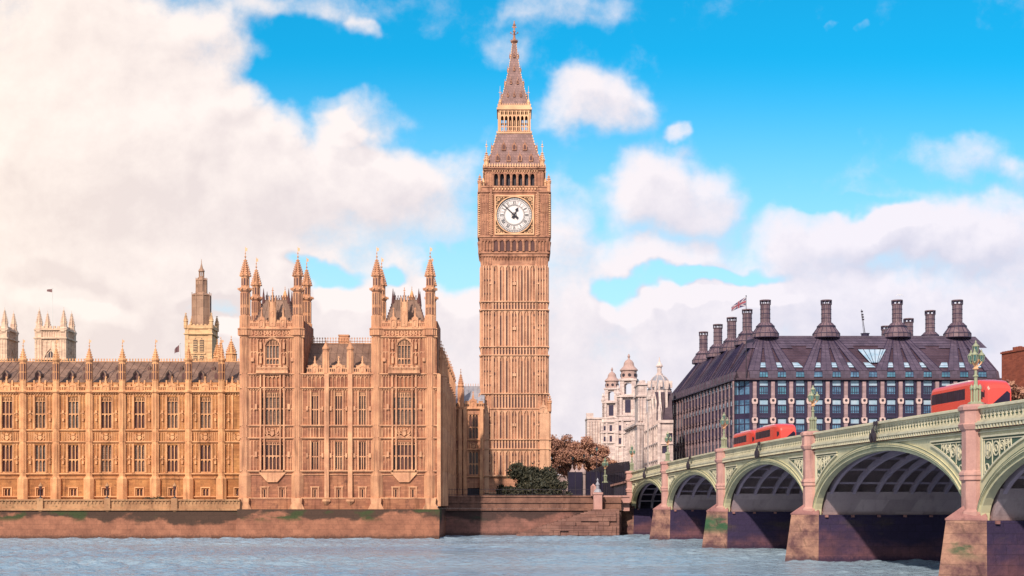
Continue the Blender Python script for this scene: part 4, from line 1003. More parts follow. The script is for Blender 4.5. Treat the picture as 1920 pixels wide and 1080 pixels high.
for a in (0, pi/2, pi, 3*pi/2):
    c, s = cos(a), sin(a); mb.bar((tx, cyT, z(66)), (tx+.6*c, cyT+.6*s, z(63)), .07); mb.bar((tx+.6*c, cyT+.6*s, z(63)), (tx+.78*c, cyT+.78*s, z(60)), .07); mb.cbox(tx+.72*c, cyT+.72*s, z(62.5), .24, .24, .24)
mb.box(tx-.45, tx+.45, cyT-.08, cyT+.08, z(52), z(50)); mb.build('finial', M_STT, ct)
z = z_keep
pin = MB((0, 0, 0)); pin.lathe(0, 0, [(.5, 0), (.5, 1.3), (.6, 1.4), (.3, 1.8), (.09, 3.0), (.07, 4.2), (.02, 5.6)], 8); pin.crockets(0, 0, .5, 1.5, .12, 3.2, 4, 8, .2)
pin.box(-.28, .28, -.04, .04, 4.3, 4.42); pin.cbox(0, 0, 4.6, .3, .3, .2); pin = loose(pin.build('corner_pinnacle', M_GOLD))
pin2 = MB(); pin2.lathe(0, 0, [(.42, 0), (.42, 1.6), (.55, 1.75), (.3, 2.1), (.08, 3.2), (.05, 3.6)], 8); pin2.crockets(0, 0, .4, 1.9, .1, 3.2, 3, 8, .2); pin2 = loose(pin2.build('stage_pinnacle', M_TRIMP))
pin3 = MB(); pin3.lathe(0, 0, [(.3, 0), (.3, 1.0), (.4, 1.1), (.06, 2.1), (.05, 3.6), (.02, 4.6)], 8); pin3.box(-.25, .25, -.04, .04, 3.2, 3.3); pin3 = loose(pin3.build('lantern_pinnacle', M_GOLD))
for sx in (-1, 1):
    for sy in (-1, 1):
        put(pin, ct, (tx+sx*52.5*S_, cyT+sy*52.5*S_, z(313))); put(pin3, ct, (tx+sx*27*S_, cyT+sy*27*S_, Z(203, cyT-3)))
        put(pin2, ct, (tx+sx*64.5*S_, cyT+sy*64.5*S_, z(360))); put(pin3, ct, (tx+sx*58.5*S_, cyT+sy*58.5*S_, z(352)))
        put(pin2, ct, (tx+sx*66*S_, cyT+sy*66*S_, z(772)))

# ------------------------------------------------------------------ the arched road bridge
BX, BY = 42.3-.0863*243.3, 243.3; BA = atan2(-1, .0863)
PU = [0., 32., 68.3, 105.7, 144.5, 184.]
def BM(): return MB((BX, BY, 0), BA)
def zc(u): return 13.02-1.8*((125-u)/125)**2 if u > 0 else 11.22+.0288*u
def bw_(u, v): return (BX+u*cos(BA)-v*sin(BA), BY+u*sin(BA)+v*cos(BA))
br = thing('road_bridge', 'pale green iron arch bridge on pink stone piers crossing the river on the right', 'bridge', (BX, BY, 0))
def strip(mb, us, zl, zh, v0, v1):
    pr = None
    for u in us:
        cur = [mb.p(u, v0, zl(u)), mb.p(u, v1, zl(u)), mb.p(u, v1, zh(u)), mb.p(u, v0, zh(u))]
        if pr:
            for i, j in ((0, 1), (1, 2), (2, 3), (3, 0)): mb.Fc.append([pr[i], pr[j], cur[j], cur[i]])
        else: mb.Fc.append(cur)
        pr = cur
    mb.Fc.append(pr)
def lin(a, b, n): return [a+(b-a)*i/n for i in range(n+1)]
SP = []
for i in range(5):
    a, b2 = PU[i]+1.3, PU[i+1]-1.3; um = (a+b2)/2; SP.append((a, b2, um, (b2-a)/2, zc(um)-2.55))
def ell(um, a, z0, h, u): t = max(0., 1-((u-um)/a)**2); return z0+h*sqrt(t)
def eus(um, a, n=28): return [um-a*cos(pi*k/n) for k in range(n+1)]
WID = 25.5
for i, (a, b2, um, ha, zcr) in enumerate(SP):
    h = zcr-4.7; sp = BM()
    us = eus(um, ha); outer = lambda u, um=um, ha=ha, h=h: ell(um, ha+.75, 4.7, h+.72, u)
    # moulded arch band in steps, by polar strips
    for (d0, d1, v0, v1) in ((0, .28, -.05, .6), (.28, .5, -.2, .5), (.5, .75, -.08, .5)):
        pr = None
        for k in range(33):
            t = pi*k/32; c, s = -cos(t), sin(t); cur = []
            for d in (d0, d1):
                for v in (v0, v1): cur.append(sp.p(um+(ha+d)*c, v, 4.7+(h+d)*s))
            if pr:
                for p_, q_ in ((0, 1), (1, 3), (3, 2), (2, 0)): sp.Fc.append([pr[p_], pr[q_], cur[q_], cur[p_]])
            pr = cur
    us2 = [PU[i]+.6]+[u for u in eus(um, ha+.72, 40) if PU[i]+.6 < u < PU[i+1]-.6]+[PU[i+1]-.6]
    strip(sp, us2, outer, lambda u: zc(u)-1.55, .06, .5)
    sp.build('arch_face', M_GRN, br)
    dl = BM()
    for (d0, d1, v0) in ((.30, .34, -.215), (.46, .49, -.215), (.70, .75, -.095)):
        pr = None
        for k in range(33):
            t = pi*k/32; c, s = -cos(t), sin(t); cur = [dl.p(um+(ha+d)*c, v, 4.7+(h+d)*s) for d in (d0, d1) for v in (v0, v0+.03)]
            if pr:
                for p_, q_ in ((0, 1), (1, 3), (3, 2), (2, 0)): dl.Fc.append([pr[p_], pr[q_], cur[q_], cur[p_]])
            pr = cur
    dl.build('arch_lines', M_GRD, br)
    # triangular openwork panels beside each pier
    for s, up in ((1, PU[i]), (-1, PU[i+1])):
        top = lambda u: zc(u)-2.3
        low = lambda u: ell(um, ha+1.75, 4.7, h+1.45, u)
        u0 = up+s*1.55; n = 0; u = u0
        while top(u)-low(u) > .12 and n < 200: u += s*.1; n += 1
        ue = u; usx = sorted(lin(u0, ue, 14))
        pb = BM(); strip(pb, usx, lambda u: min(low(u), top(u)-.02), top, .03, .059); pn = pb.build('spandrel_panel', M_GRD, br)
        fb = BM(); strip(fb, usx, top, lambda u: top(u)+.13, -.08, .055); strip(fb, usx, lambda u: min(low(u), top(u)-.02)-.16, lambda u: min(low(u), top(u)-.02), -.08, .055)
        fb.box(min(u0, u0-s*.15), max(u0, u0-s*.15), -.08, .055, low(u0)-.1, top(u0)+.13)
        fb.box(u0+s*.22-.04, u0+s*.22+.04, -.03, .028, low(u0)+.3, top(u0)-.12)
        strip(fb, usx, lambda u: max(top(u)-.2, min(low(u), top(u)-.02)), lambda u: max(top(u)-.13, min(low(u), top(u)-.02)+.02), -.03, .028)
        u = u0+s*.32
        for j in range(6):
            hh = top(u+s*.4)-low(u+s*.4)-.25; r = min(.62, hh*.36)
            if r < .13: break
            cu, cz = u+s*r, top(u)-.22-r*1.15
            fb.ring(cu, -.04, .028, cz, r*.82, r, 16)
            if j == 0:
                fb.ext([(cu-.3, cz+.42), (cu+.3, cz+.42), (cu+.3, cz-.1), (cu, cz-.5), (cu-.3, cz-.1)], -.1, .02); fb.box(cu-.2, cu+.2, -.14, -.09, cz-.02, cz+.06); fb.box(cu-.04, cu+.04, -.14, -.09, cz-.35, cz+.36)
                zz = cz-r-.3; rr = .34
                while zz-rr > low(u0+s*.5)+.15: fb.ring(u0+s*(.35+rr), -.04, .028, zz-rr, rr*.75, rr, 12); zz -= 2*rr; rr *= .8
            else: fb.ring(cu, -.04, .028, cz, r*.35, r*.5, 8)
            fb.box(cu+s*r-.03, cu+s*r+.03, -.03, .028, low(cu+s*r)+.05, top(cu+s*r)-.2); u += s*(2*r+.08)
        fb.build('openwork', M_GRL, pn)
    # cornice, dentils, parapet, coping
    A, B = PU[i]+.85, PU[i+1]-.85; L = lin(A, B, 10)
    cn = BM(); strip(cn, L, lambda u: zc(u)-1.38, lambda u: zc(u)-1.2, -.38, .5); strip(cn, L, lambda u: zc(u)-1.2, lambda u: zc(u)-1.08, -.22, .5); strip(cn, L, lambda u: zc(u)-1.95, lambda u: zc(u)-1.87, -.06, .055)
    u = A+.1
    while u < B-.1: z_ = zc(u); cn.box(u, u+.22, -.34, .05, z_-1.66, z_-1.39); u += .5
    cn.build('cornice', M_GRL, br)
    dn = BM(); strip(dn, L, lambda u: zc(u)-1.7, lambda u: zc(u)-1.375, -.1, .05); dn.build('dentil_ground', M_DENT if 'M_DENT' in globals() else globals().setdefault('M_DENT', mat('maroon_paint', (.22, .05, .04), (.16, .04, .035), bump=0)), br)
    pp = BM(); strip(pp, L, lambda u: zc(u)-1.08, lambda u: zc(u)-.98, .0, .3); strip(pp, L, lambda u: zc(u)-.36, lambda u: zc(u)-.2, .0, .3); strip(pp, L, lambda u: zc(u)-.64, lambda u: zc(u)-.58, .06, .24)
    strip(pp, L, lambda u: zc(u)-.2, lambda u: zc(u)-.06, -.22, .42); strip(pp, L, lambda u: zc(u)-.06, lambda u: zc(u)+.02, -.1, .3)
    bkp = BM(); strip(bkp, L, lambda u: zc(u)-.97, lambda u: zc(u)-.37, .1, .14)  # added dark sheet stands in for the shade seen through the pierced parapet
    u = A
    while u < B:
        z_ = zc(u); pp.box(u, u+.13, .02, .09, z_-.98, z_-.36)
        for (h0_, h1_, o_) in ((-.75, -.62, 0), (-.5, -.36, 0), (-.98, -.86, 0)): pp.box(u+.13, u+.25, .03, .08, z_+h0_, z_+h1_); pp.box(u+.5, u+.62, .03, .08, z_+h0_, z_+h1_)
        pp.box(u+.34, u+.42, .03, .08, z_-.62, z_-.36); u += .62
    bkp.build('parapet_dark_back', M_GRD, pp.build('parapet', M_GRL, br))
    fp = BM(); strip(fp, L, lambda u: zc(u)-1.4, lambda u: zc(u), WID, WID+.4); fp.build('far_parapet', M_GRL, br)
    # ribs, cross beams, soffit
    rb = [1.1, 3.4, 5.8]+[7.6+1.75*k for k in range(10)]
    for v in rb:
        r_ = BM(); pr = None
        for k in range(25):
            t = pi*k/24; c, s = -cos(t), sin(t); cur = [r_.p(um+(ha+d)*c, vv, 4.7+(h+d)*s) for d in (.05, .6) for vv in (v, v+.32)]
            if pr:
                for p_, q_ in ((0, 1), (1, 3), (3, 2), (2, 0)): r_.Fc.append([pr[p_], pr[q_], cur[q_], cur[p_]])
            pr = cur
        r_.build('arch_rib', M_RIB, br)
    cb = BM(); sf = BM()
    for k in range(1, 12):
        t = pi*(k+.0)/12; uu = um-ha*cos(t); z_ = 4.7+(h+.35)*sin(t); cb.box(uu-.08, uu+.08, 1.45, WID-.3, z_, z_+.2)
    for k in range(9): v = 2.4+k*2.7; strip(cb, lin(a, b2, 6), lambda u: zc(u)-2.1, lambda u: zc(u)-1.9, v, v+.15)
    cb.build('cross_beams', M_RIB, br)
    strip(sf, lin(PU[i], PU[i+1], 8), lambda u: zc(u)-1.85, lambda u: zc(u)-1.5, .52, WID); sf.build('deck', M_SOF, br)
    # lantern cluster hung over the crown of the arch
    if i > 0 or True:
        nl = BM(); zz = zc(um)
        for e in (-1, 1): nl.bar((um+e*.2, -.25, zz-.05), (um+e*.42, -.5, zz-.75), .04); nl.ring(um+e*.28, -.4, -.32, zz-.15, .08, .22, 10); nl.lathe(um+e*.42, -.6, [(.04, zz-.95), (.17, zz-1.05), (.19, zz-1.4), (.15, zz-1.65), (.03, zz-1.85)], 6)
        nl.bar((um, -.25, zz+.05), (um, -.6, zz-.6), .05); nl.lathe(um, -.6, [(.04, zz-.6), (.15, zz-.75), (.17, zz-1.15), (.03, zz-1.5)], 6); nl.box(um-.48, um+.48, -.6, -.5, zz-.95, zz-.87)
        nl.build('navigation_light', M_IRON, br)
for i, u0 in enumerate(PU):
    b_ = BM(); w1, w2 = 1.75, 2.25
    top = [(u0-w1, .2), (u0, -2.1), (u0+w1, .2), (u0+w1, WID+.3), (u0, WID+2.4), (u0-w1, WID+.3)]; bot = [(u0-w2, .0), (u0, -2.9), (u0+w2, .0), (u0+w2, WID+.4), (u0, WID+3), (u0-w2, WID+.4)]
    if i == 0: top[0] = (u0-6, .2); top[5] = (u0-6, WID); bot[0] = (u0-6, 0); bot[5] = (u0-6, WID)
    b_.extz(bot, -1, 4.7, top)
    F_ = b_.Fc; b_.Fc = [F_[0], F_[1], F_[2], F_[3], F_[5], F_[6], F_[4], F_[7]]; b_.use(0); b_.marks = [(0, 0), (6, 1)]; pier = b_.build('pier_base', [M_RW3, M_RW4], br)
    c_ = BM(); c_.extz([(u0-w1-.06, .24), (u0, -2.18), (u0+w1+.06, .24), (u0, .9)], 4.702, 4.85, [(u0-w1-.06, .24), (u0, -2.18), (u0+w1+.06, .24), (u0, .9)])
    c_.extz([(u0-w1-.04, .25), (u0, -2.14), (u0+w1+.04, .25), (u0, 1.)], 4.85, 5.75, [(u0-.8, .3), (u0, -.8), (u0+.8, .3), (u0, .9)])
    for k in range(9):
        cbx = BM(); cbx.box(u0+w1-.05, u0+w1+.25, .8+k*2.7, 1.1+k*2.7, 4.45, 4.69); cbx.build('corbel', M_CAPS, pier)
    c_.build('weathering_stone', M_CAPS, br)
    c_ = BM()
    zt = zc(u0)
    c_.lathe(u0, .15, [(1.25, 4.85), (1.25, 5.3), (1.0, 5.5), (1.0, 7.55), (1.16, 7.65), (1.12, 7.9), (1.2, 8.0), (1.16, 8.15), (.98, 8.35), (.98, zt-1.75), (1.1, zt-1.65), (1.2, zt-1.45), (1.26, zt-1.3), (1.12, zt-1.2), (1.1, zt-.35), (1.25, zt-.25), (1.27, zt-.02), (1.05, zt+.16)], 8)
    c_.build('pier_shaft', M_GRAN, br)
    if i > 0:
        c_ = BM(); c_.ext([(u0-1.28, 4.71), (u0+1.28, 4.71), (u0+2.6, 7.0), (u0-2.6, 7.0)], .85, WID-.2); c_.box(u0-1.0, u0+1.0, .6, WID-.1, 7.0, zc(u0)-1.5); c_.build('pier_cladding', M_FAS, br)
# abutment and approach
ab = BM(); ab.box(-6, -.5, .4, WID, -1, zc(0)-1.6); 
strip(ab, lin(-95, -6, 6), lambda u: 3., lambda u: zc(u)-1.6, .8, WID+22); ab.build('approach_wall', M_PHD, br)
us = lin(-180, 200, 40); rd = BM(); strip(rd, us, lambda u: zc(u)-1.55, lambda u: zc(u)-1.35, 3.9, WID-3.9); structure(rd, 'road', M_ASPH)
pv_ = BM(); strip(pv_, us, lambda u: zc(u)-1.58, lambda u: zc(u)-1.2, .5, 3.88); strip(pv_, us, lambda u: zc(u)-1.58, lambda u: zc(u)-1.2, WID-3.88, WID-.01); structure(pv_, 'pavement', M_GRAN)
mk = BM(); u = -60
while u < 200: strip(mk, [u, u+2], lambda q_: zc(q_)-1.349, lambda q_: zc(q_)-1.345, WID/2-.06, WID/2+.06); u += 5
structure(mk, 'road_marking', M_WHT)
bpy.data.objects['road'].parent = None

# ------------------------------------------------------------------ bridge lamps: three-lantern standards
def lamp_thing(label, loc, rz, grp='three-lantern lamps standing on the bridge piers'):
    t = thing('bridge_lamp', label, 'street lamp', (0, 0, 0), grp)
    p = MB(); p.lathe(0, 0, [(.58, 0), (.58, .12), (.45, .2)], 8)
    for k in range(4):
        a = pi/4+k*pi/2; p.lathe(.3*cos(a), .3*sin(a), [(.11, .15), (.07, .3), (.07, 1.05), (.13, 1.15), (.13, 1.3), (.02, 1.5)], 6)
    p.lathe(0, 0, [(.2, .15), (.2, 1.1), (.3, 1.2), (.14, 1.5), (.12, 2.0), (.2, 2.05), (.2, 2.12), (.1, 2.2), (.09, 2.55)], 8); p.build('post', M_LPG, t)
    g_ = MB(); g_.lathe(0, 0, [(.1, 2.5), (.24, 2.62), (.12, 2.75), (.13, 2.9), (.22, 3.1), (.34, 3.3), (.1, 3.32), (.07, 3.8)], 8)
    for k in range(3):
        a = pi/2+k*2*pi/3; g_.bar((.1*cos(a), .1*sin(a), 2.75), (.36*cos(a), .36*sin(a), 3.0), .05); g_.bar((.36*cos(a), .36*sin(a), 3.0), (.40*cos(a), .40*sin(a), 3.15), .05)
    g_.build('gilded_bracket', M_GOLD, t)
    spots = [(.42*cos(pi/2+k*2*pi/3+.35), .42*sin(pi/2+k*2*pi/3+.35), 3.1) for k in range(3)]+[(0, 0, 3.75)]
    for (x, y, z) in spots:
        l = MB(); l.lathe(x, y, [(.1, z), (.15, z+.05), (.225, z+.5)], 6); gl = l.build('lantern', M_LGL, t)
        c = MB(); c.lathe(x, y, [(.05, z-.1), (.13, z), (.13, z+.04), (.06, z+.045)], 6); c.lathe(x, y, [(.24, z+.48), (.27, z+.52), (.2, z+.6), (.1, z+.72), (.06, z+.76), (.07, z+.82), (.01, z+.98)], 6)
        for k in range(6):
            a = pi/6+k*pi/3; c.bar((x+.155*cos(a), y+.155*sin(a), z+.05), (x+.235*cos(a), y+.235*sin(a), z+.5), .02)
        c.build('lantern_frame', M_LPG, gl)
    t.location = loc; t.rotation_euler = (0, 0, rz)
    return t
lamp0 = None
LL = ['green three-lantern lamp on the small pier where the bridge meets the bank', 'green three-lantern lamp on the second pier out from the bank', 'green three-lantern lamp on the pier just left of the farther red buses',
      'green three-lantern lamp on the pier between the red buses, before the dark office', 'largest three-lantern lamp, on the pier in front of the nearest red bus']
bpy.context.view_layer.update()
for i in range(5):
    x, y = bw_(PU[i], .15); loc = (x, y, zc(PU[i])+.16)
    if i == 0: lamp0 = lamp_thing(LL[0], loc, .2)
    else: copy_tree(lamp0, loc, .2, LL[i])
x, y = X(1134.5, 252), 252.
lg = copy_tree(lamp0, (x, y, Z(905, 252)), .5, 'dark three-lantern lamp on a pedestal behind the iron railings left of the bridge')
lg['group'] = 'three-lantern lamps standing on the bridge piers'

# ------------------------------------------------------------------ red buses
def bus(label, uc, v0, grp='red double-decker buses crossing the bridge'):
    Lb, Wd, Hb = 11.3, 2.5, 4.35
    z0 = zc(uc)-1.35; sl = (zc(uc+5)-zc(uc-5))/10
    t = thing('red_bus', label, 'bus', (*bw_(uc, v0), z0), grp)
    # loft: s along the length (0 front, far end; 1 rear, towards the viewer), phi round the section
    NS, NP = 84, 56
    def sec(s):
        x = s*Lb
        ht = Hb; w = Wd/2; zb = .35
        e = (Lb-x)/2.9
        if e < 1: ht = Hb-.85*(1-sqrt(max(0, 1-(1-e)**2.6))); w = Wd/2-.28*(1-e)**2.6
        f = x/.8
        if f < 1: ht = Hb-.35*(1-f)**2; w = Wd/2-.12*(1-f)**2
        return w, ht, zb
    def pt(s, p):
        w, ht, zb = sec(s); r = .34; hh = ht-zb; per = [hh-r, pi*r/2, 2*(w-r), pi*r/2, hh-r, 2*w]; tot = sum(per); d = p*tot
        if d < per[0]: return -w, zb+d
        d -= per[0]
        if d < per[1]: a = d/r; return -w+r-r*cos(a), ht-r+r*sin(a)
        d -= per[1]
        if d < per[2]: return -w+r+d, ht+.04*sin(pi*d/per[2])
        d -= per[2]
        if d < per[3]: a = d/r; return w-r+r*sin(a), ht-r+r*cos(a)
        d -= per[3]
        if d < per[4]: return w, ht-r-d
        d -= per[4]; return w-d, zb
    R_, G_, D_ = MB((*bw_(uc, v0), z0), BA), MB((*bw_(uc, v0), z0), BA), MB((*bw_(uc, v0), z0), BA)
    def cls(s, y, z):
        x = s*Lb
        side = abs(y) > 1.05
        if z < .42: return 'D'
        if side and x < 8.2:
            if 2.82 < z < 3.78 and .25 < x < 7.5: return 'G'
            if 1.35 < z < 2.15 and .3 < x < 8.0: return 'G'
        if x > 7.7 and z > .9:
            ln = 1.75+(x-7.7)*(3.62-1.75)/(Lb-7.7-.1)
            if y < 0 or abs(y) < 1.2:
                if side and y < 0 and 10.2 < x < 10.9 and 2.75 < z < 3.3: return 'D'
                if z < ln-1.2 and z > .95 and x < Lb-.12: return 'G'
        if s < .02 and z > 1.1 and (z < 2.2 or 2.7 < z < 3.8) and abs(y) < 1.1: return 'G'
        return 'R'
    sv = [i/NS for i in range(NS+1)]; pvv = [j/NP for j in range(NP+1)]
    grid = [[(lambda q_: (s*Lb-Lb/2, q_[0], q_[1]+sl*(s*Lb-Lb/2)))(pt(s, p)) for p in pvv] for s in sv]
    raw = [[pt(s, p) for p in pvv] for s in sv]
    for i in range(NS):
        for j in range(NP):
            s = (sv[i]+sv[i+1])/2; y = (raw[i][j][0]+raw[i+1][j+1][0])/2; z = (raw[i][j][1]+raw[i+1][j+1][1])/2
            M_ = {'R': R_, 'G': G_, 'D': D_}[cls(s, y, z)]
            M_.face(grid[i][j], grid[i+1][j], grid[i+1][j+1], grid[i][j+1])
    R_.Fc.append([R_.p(*g) for g in grid[0][:-1]])
    # rear end wall: red edge with the stair glass curving down
    R_.Fc.append([R_.p(*g) for g in grid[-1][:-1]])
    xe = Lb/2; 
    R_.build('body', M_RED, t, True); G_.build('side_windows', M_BUSG, t, True); D_.build('underframe', M_BUSD, t)
    G2 = MB((*bw_(uc, v0), z0), BA); G2.ext([(0, 0), (0, 0), (0, 0)], 0, 0) if False else None
    w, ht, zb = sec(1.); zz = sl*xe
    G2.face((xe+.02, -w+.1, .9+zz), (xe+.02, w-.12, .9+zz), (xe+.02, w-.1, 3.1+zz), (xe+.02, w-.35, 3.3+zz), (xe+.02, -w+.1, 2.0+zz)); G2.build('rear_window', M_BUSG, t)
    for k in range(1, 6):
        xx = .25+k*1.25-Lb/2; pl_ = MB((*bw_(uc, v0), z0), BA); pl_.box(xx-.03, xx+.03, -1.262, -1.25, 2.84+sl*xx, 3.76+sl*xx); pl_.build('window_pillar', M_BUSD, t)
    ro = MB((*bw_(uc, v0), z0), BA); ro.box(-3.2, 1.4, -.75, .75, Hb-.02, Hb+.14) if abs(sl) < .02 else None; ro.lathe(0, 0, [(.3, Hb), (.3, Hb+.1)], 8) ; ro.build('roof_pod', M_WHT, t)
    for xx in (-3.6, 2.6):
        for yy in (-1.27, 1.0):
            wl = MB((*bw_(uc, v0), z0), BA); pts = [(xx+.5*cos(2*pi*k/20), .52+.5*sin(2*pi*k/20)+sl*xx) for k in range(20)]; wl.ext(pts, yy, yy+.27); wl.build('wheel', M_IRON, t)
    return t
def ucY(Y): return (BY-Y)/-sin(BA)
bus('red double-decker bus behind the nearest bridge lamp, its dark curved rear glass to the right', ucY(114.4), 6.3)
bus('red double-decker bus, nearer one of the close pair farther along the bridge', ucY(173.0), 6.3)
bus('red double-decker bus, farther one of the close pair, lower and more hidden', ucY(184.6), 6.3)

# ------------------------------------------------------------------ dark bronze office building with the great chimneys
YO = 290.
def xo(px): return X(px, YO)
def zo(py): return Z(py, YO)
ph = thing('office_building', 'dark bronze office block with tall round chimneys and steep ribbed roof behind the bridge', 'office building', (76, YO, 5.6))
oc = [xo(1414.5+34.15*k) for k in range(14)]; ob = [xo(1432.2+34.15*k) for k in range(13)]; rows = [713+35.5*k for k in range(6)]
WOw = 17*YO/F; WOh = zo(713)-zo(739.5)
mb = MB((0, YO, 0)); hs = []
for c in ob:
    for r in rows: hs.append((c-WOw/2, c+WOw/2, zo(r+27), zo(r+.5)))
mb.wall(xo(1405), xo(1876), 5.6, zo(709), hs, 0, .35); mb.build('front_wall', M_PHD, ph)
def office_tpl(w, h):
    g_ = MB(); g_.face((-w/2, .28, h*.6), (w/2, .28, h*.6), (w/2, .28, h), (-w/2, .28, h)); g_.face((-w/2, .28, 0), (w/2, .28, 0), (w/2, .28, h*.6), (-w/2, .28, h*.6))
    p = g_.build('office_window', M_PHG); f = MB(); f.box(-w/2, w/2, .12, .34, h*.56, h*.64); f.box(-w/2, w/2, .12, .34, 0, h*.05); f.box(-w/2, w/2, .2, .34, h*.17, h*.2)
    for k in (-1, 0, 1): f.box(k*w/4-.04, k*w/4+.04, .14, .34, h*.05, h*.56)
    for s in (-1, 1): f.box(s*w/2-.08, s*w/2+.08, .1, .34, 0, h)
    fr_ = f.build('window_frame', M_PHD); b2 = MB(); b2.face((-w/2+.08, .26, h*.645), (w/2-.08, .26, h*.645), (w/2-.08, .26, h*.97), (-w/2+.08, .26, h*.97))
    return loose(p, fr_, b2.build('blind', M_PHB))
tO = office_tpl(WOw, zo(713.5)-zo(740))
M_PHG2 = glass('cyan_office_glass', (.10, .30, .40), rough=.15, c2=(.10, .17, .30), cell=(.62, 3.)); M_PHG3 = glass('dark_office_glass', (.05, .08, .15), rough=.12, c2=(.10, .15, .22), cell=(.62, 3.))
rnd = random.Random(11); nw = 0
for j, r in enumerate(rows):
    for k, c in enumerate(ob):
        px = 1432+34.15*k; lim = 885-(px-1400)*.235
        if r > lim: continue
        put(tO, ph, (c, YO, zo(r+27)), mats=rnd.choice([M_PHG, M_PHG, M_PHG3, M_PHG2] if j < 2 else [M_PHG3, M_PHG3, M_PHG])); nw += 1
M_BRK = mat('pale_bracket_stone', (.66, .48, .45), (.58, .41, .39)); dk = MB((0, YO, 0))
for c in oc:
    cs = MB((0, YO, 0)); cs.box(c-.38, c+.38, -.55, .02, 5.6, zo(716)); col_ = cs.build('stone_column', M_PHS, ph)
    for j in range(1, 6):
        zz = zo(751+36*(j-1)); bk = MB((0, YO, 0)); bk.ext([(c-.48, zz-.75), (c+.48, zz-.75), (c+.6, zz-.4), (c+.6, zz+.36), (c+.48, zz+.45), (c-.48, zz+.45), (c-.6, zz+.36), (c-.6, zz-.4)], -.68, -.02); bk.use(1); bk.ring(c, -.73, -.67, zz, .01, .3, 10); bk.build('bracket', [M_BRK, M_IRON], col_)
for c in ob:
    for r in rows[1:]: dk.box(c-1.25, c+1.25, -.12, .0, zo(r-.5), zo(r-1.8)); dk.box(c-1.25, c+1.25, -.1, .0, zo(r-6.5), zo(r-7.5))
    for s in (-1, 1): dk.box(c+s*1.05-.09, c+s*1.05+.09, -.2, .01, 5.6, zo(711))
dk.build('bronze_ribs', M_PHD, ph)
# west-facing long side (u towards the viewer)
sx0, sy0, sx1, sy1 = xo(1255)*0+41.4, 358., 47.75, 293.2; sl_ = sqrt((sx1-sx0)**2+(sy1-sy0)**2); sa = atan2(sy1-sy0, sx1-sx0)
def SM(): return MB((sx0, sy0, 0), sa)
nsb = 20; sb = sl_/nsb; mb = SM(); hs = []
for k in range(nsb):
    for r in rows: hs.append((sb*(k+.5)-.85, sb*(k+.5)+.85, zo(r+27), zo(r+.5)))
mb.wall(0, sl_, 5.6, zo(709), hs, 0, .35); mb.build('side_wall', M_PHD, ph)
tS2 = office_tpl(1.7, zo(713.5)-zo(740)); extra = MB(); 
for k in range(nsb):
    for j, r in enumerate(rows[:5]):
        u = sb*(k+.5); wx, wy = sx0+u*cos(sa), sy0+u*sin(sa)
        if nw < 96 and (k % 1 == 0 and j < 3 and k > 4):
            put(tS2, ph, (wx+.22*sin(sa), wy-.22*cos(sa), zo(r+27)), sa, mats=M_PHB if j == 0 else (M_PHG if j == 1 else M_PHG3)); nw += 1
        else:
            q_ = SM(); q_.face((u-.85, .06, zo(r+27)), (u+.85, .06, zo(r+27)), (u+.85, .06, zo(r+.5)), (u-.85, .06, zo(r+.5))); o0 = len(extra.V); extra.V += q_.V; extra.Fc += [[a+o0 for a in f] for f in q_.Fc]
tag(extra.build('side_glazing', M_PHG3, ph), kind='stuff')
dk = SM()
for k in range(nsb+1):
    cs = SM(); cs.box(sb*k-.45, sb*k+.45, -.16, .02, 5.6, zo(714)); cs.use(1)
    for j in range(0, 6): zz = zo(751+36*(j-1)); cs.box(sb*k-.5, sb*k+.5, -.24, .0, zz-.5, zz+.25)
    cs.build('stone_column', [M_PHS, M_PHS], ph)
for r in rows[1:]: dk.box(0, sl_, -.12, .02, zo(r-3), zo(r-4.5))
dk.box(0, sl_, -.6, .3, zo(712), zo(710))
dk.build('floor_bands', M_PHD, ph)
# glazed corner
cx0, cy0, cx1, cy1 = sx1, sy1, xo(1406), YO; ca = atan2(cy1-cy0, cx1-cx0); cl_ = sqrt((cx1-cx0)**2+(cy1-cy0)**2)
mb = MB((cx0, cy0, 0), ca); mb.box(0, cl_, .1, .3, 5.6, zo(709)); corner_o = mb.build('corner_bay', M_PHD, ph)
for r in rows[:5]:
    for k in range(3):
        mb = MB((cx0, cy0, 0), ca); a = cl_*(k+.12)/3; b2 = cl_*(k+.88)/3; mb.box(a, b2, .05, .09, zo(r+9.5), zo(r+1)); mb.box(a, b2, .05, .09, zo(r+26), zo(r+11.5)); mb.build('corner_window', M_PHG, corner_o)
# roof
ze, zm, zrg = zo(711), Z(697, YO+.8), Z(633, 300)
mb = MB((0, 0, 0)); fx0, fx1 = xo(1400), xo(1875)
mb.box(xo(1380), fx1+.3, YO-.75, YO+.3, zo(712.5), zo(709.5))
mb.face((fx0-1.5, YO, ze), (fx1, YO, ze), (fx1, YO+.8, zm), (fx0-2, YO+.8, zm))
mb.face((fx0-2, YO+.8, zm), (fx1, YO+.8, zm), (101, 300, zrg), (54.5, 300, zrg))
mb.face((fx1, YO, ze), (fx1, 350, ze), (101, 345, zrg), (101, 300, zrg), (fx1, YO+.8, zm))
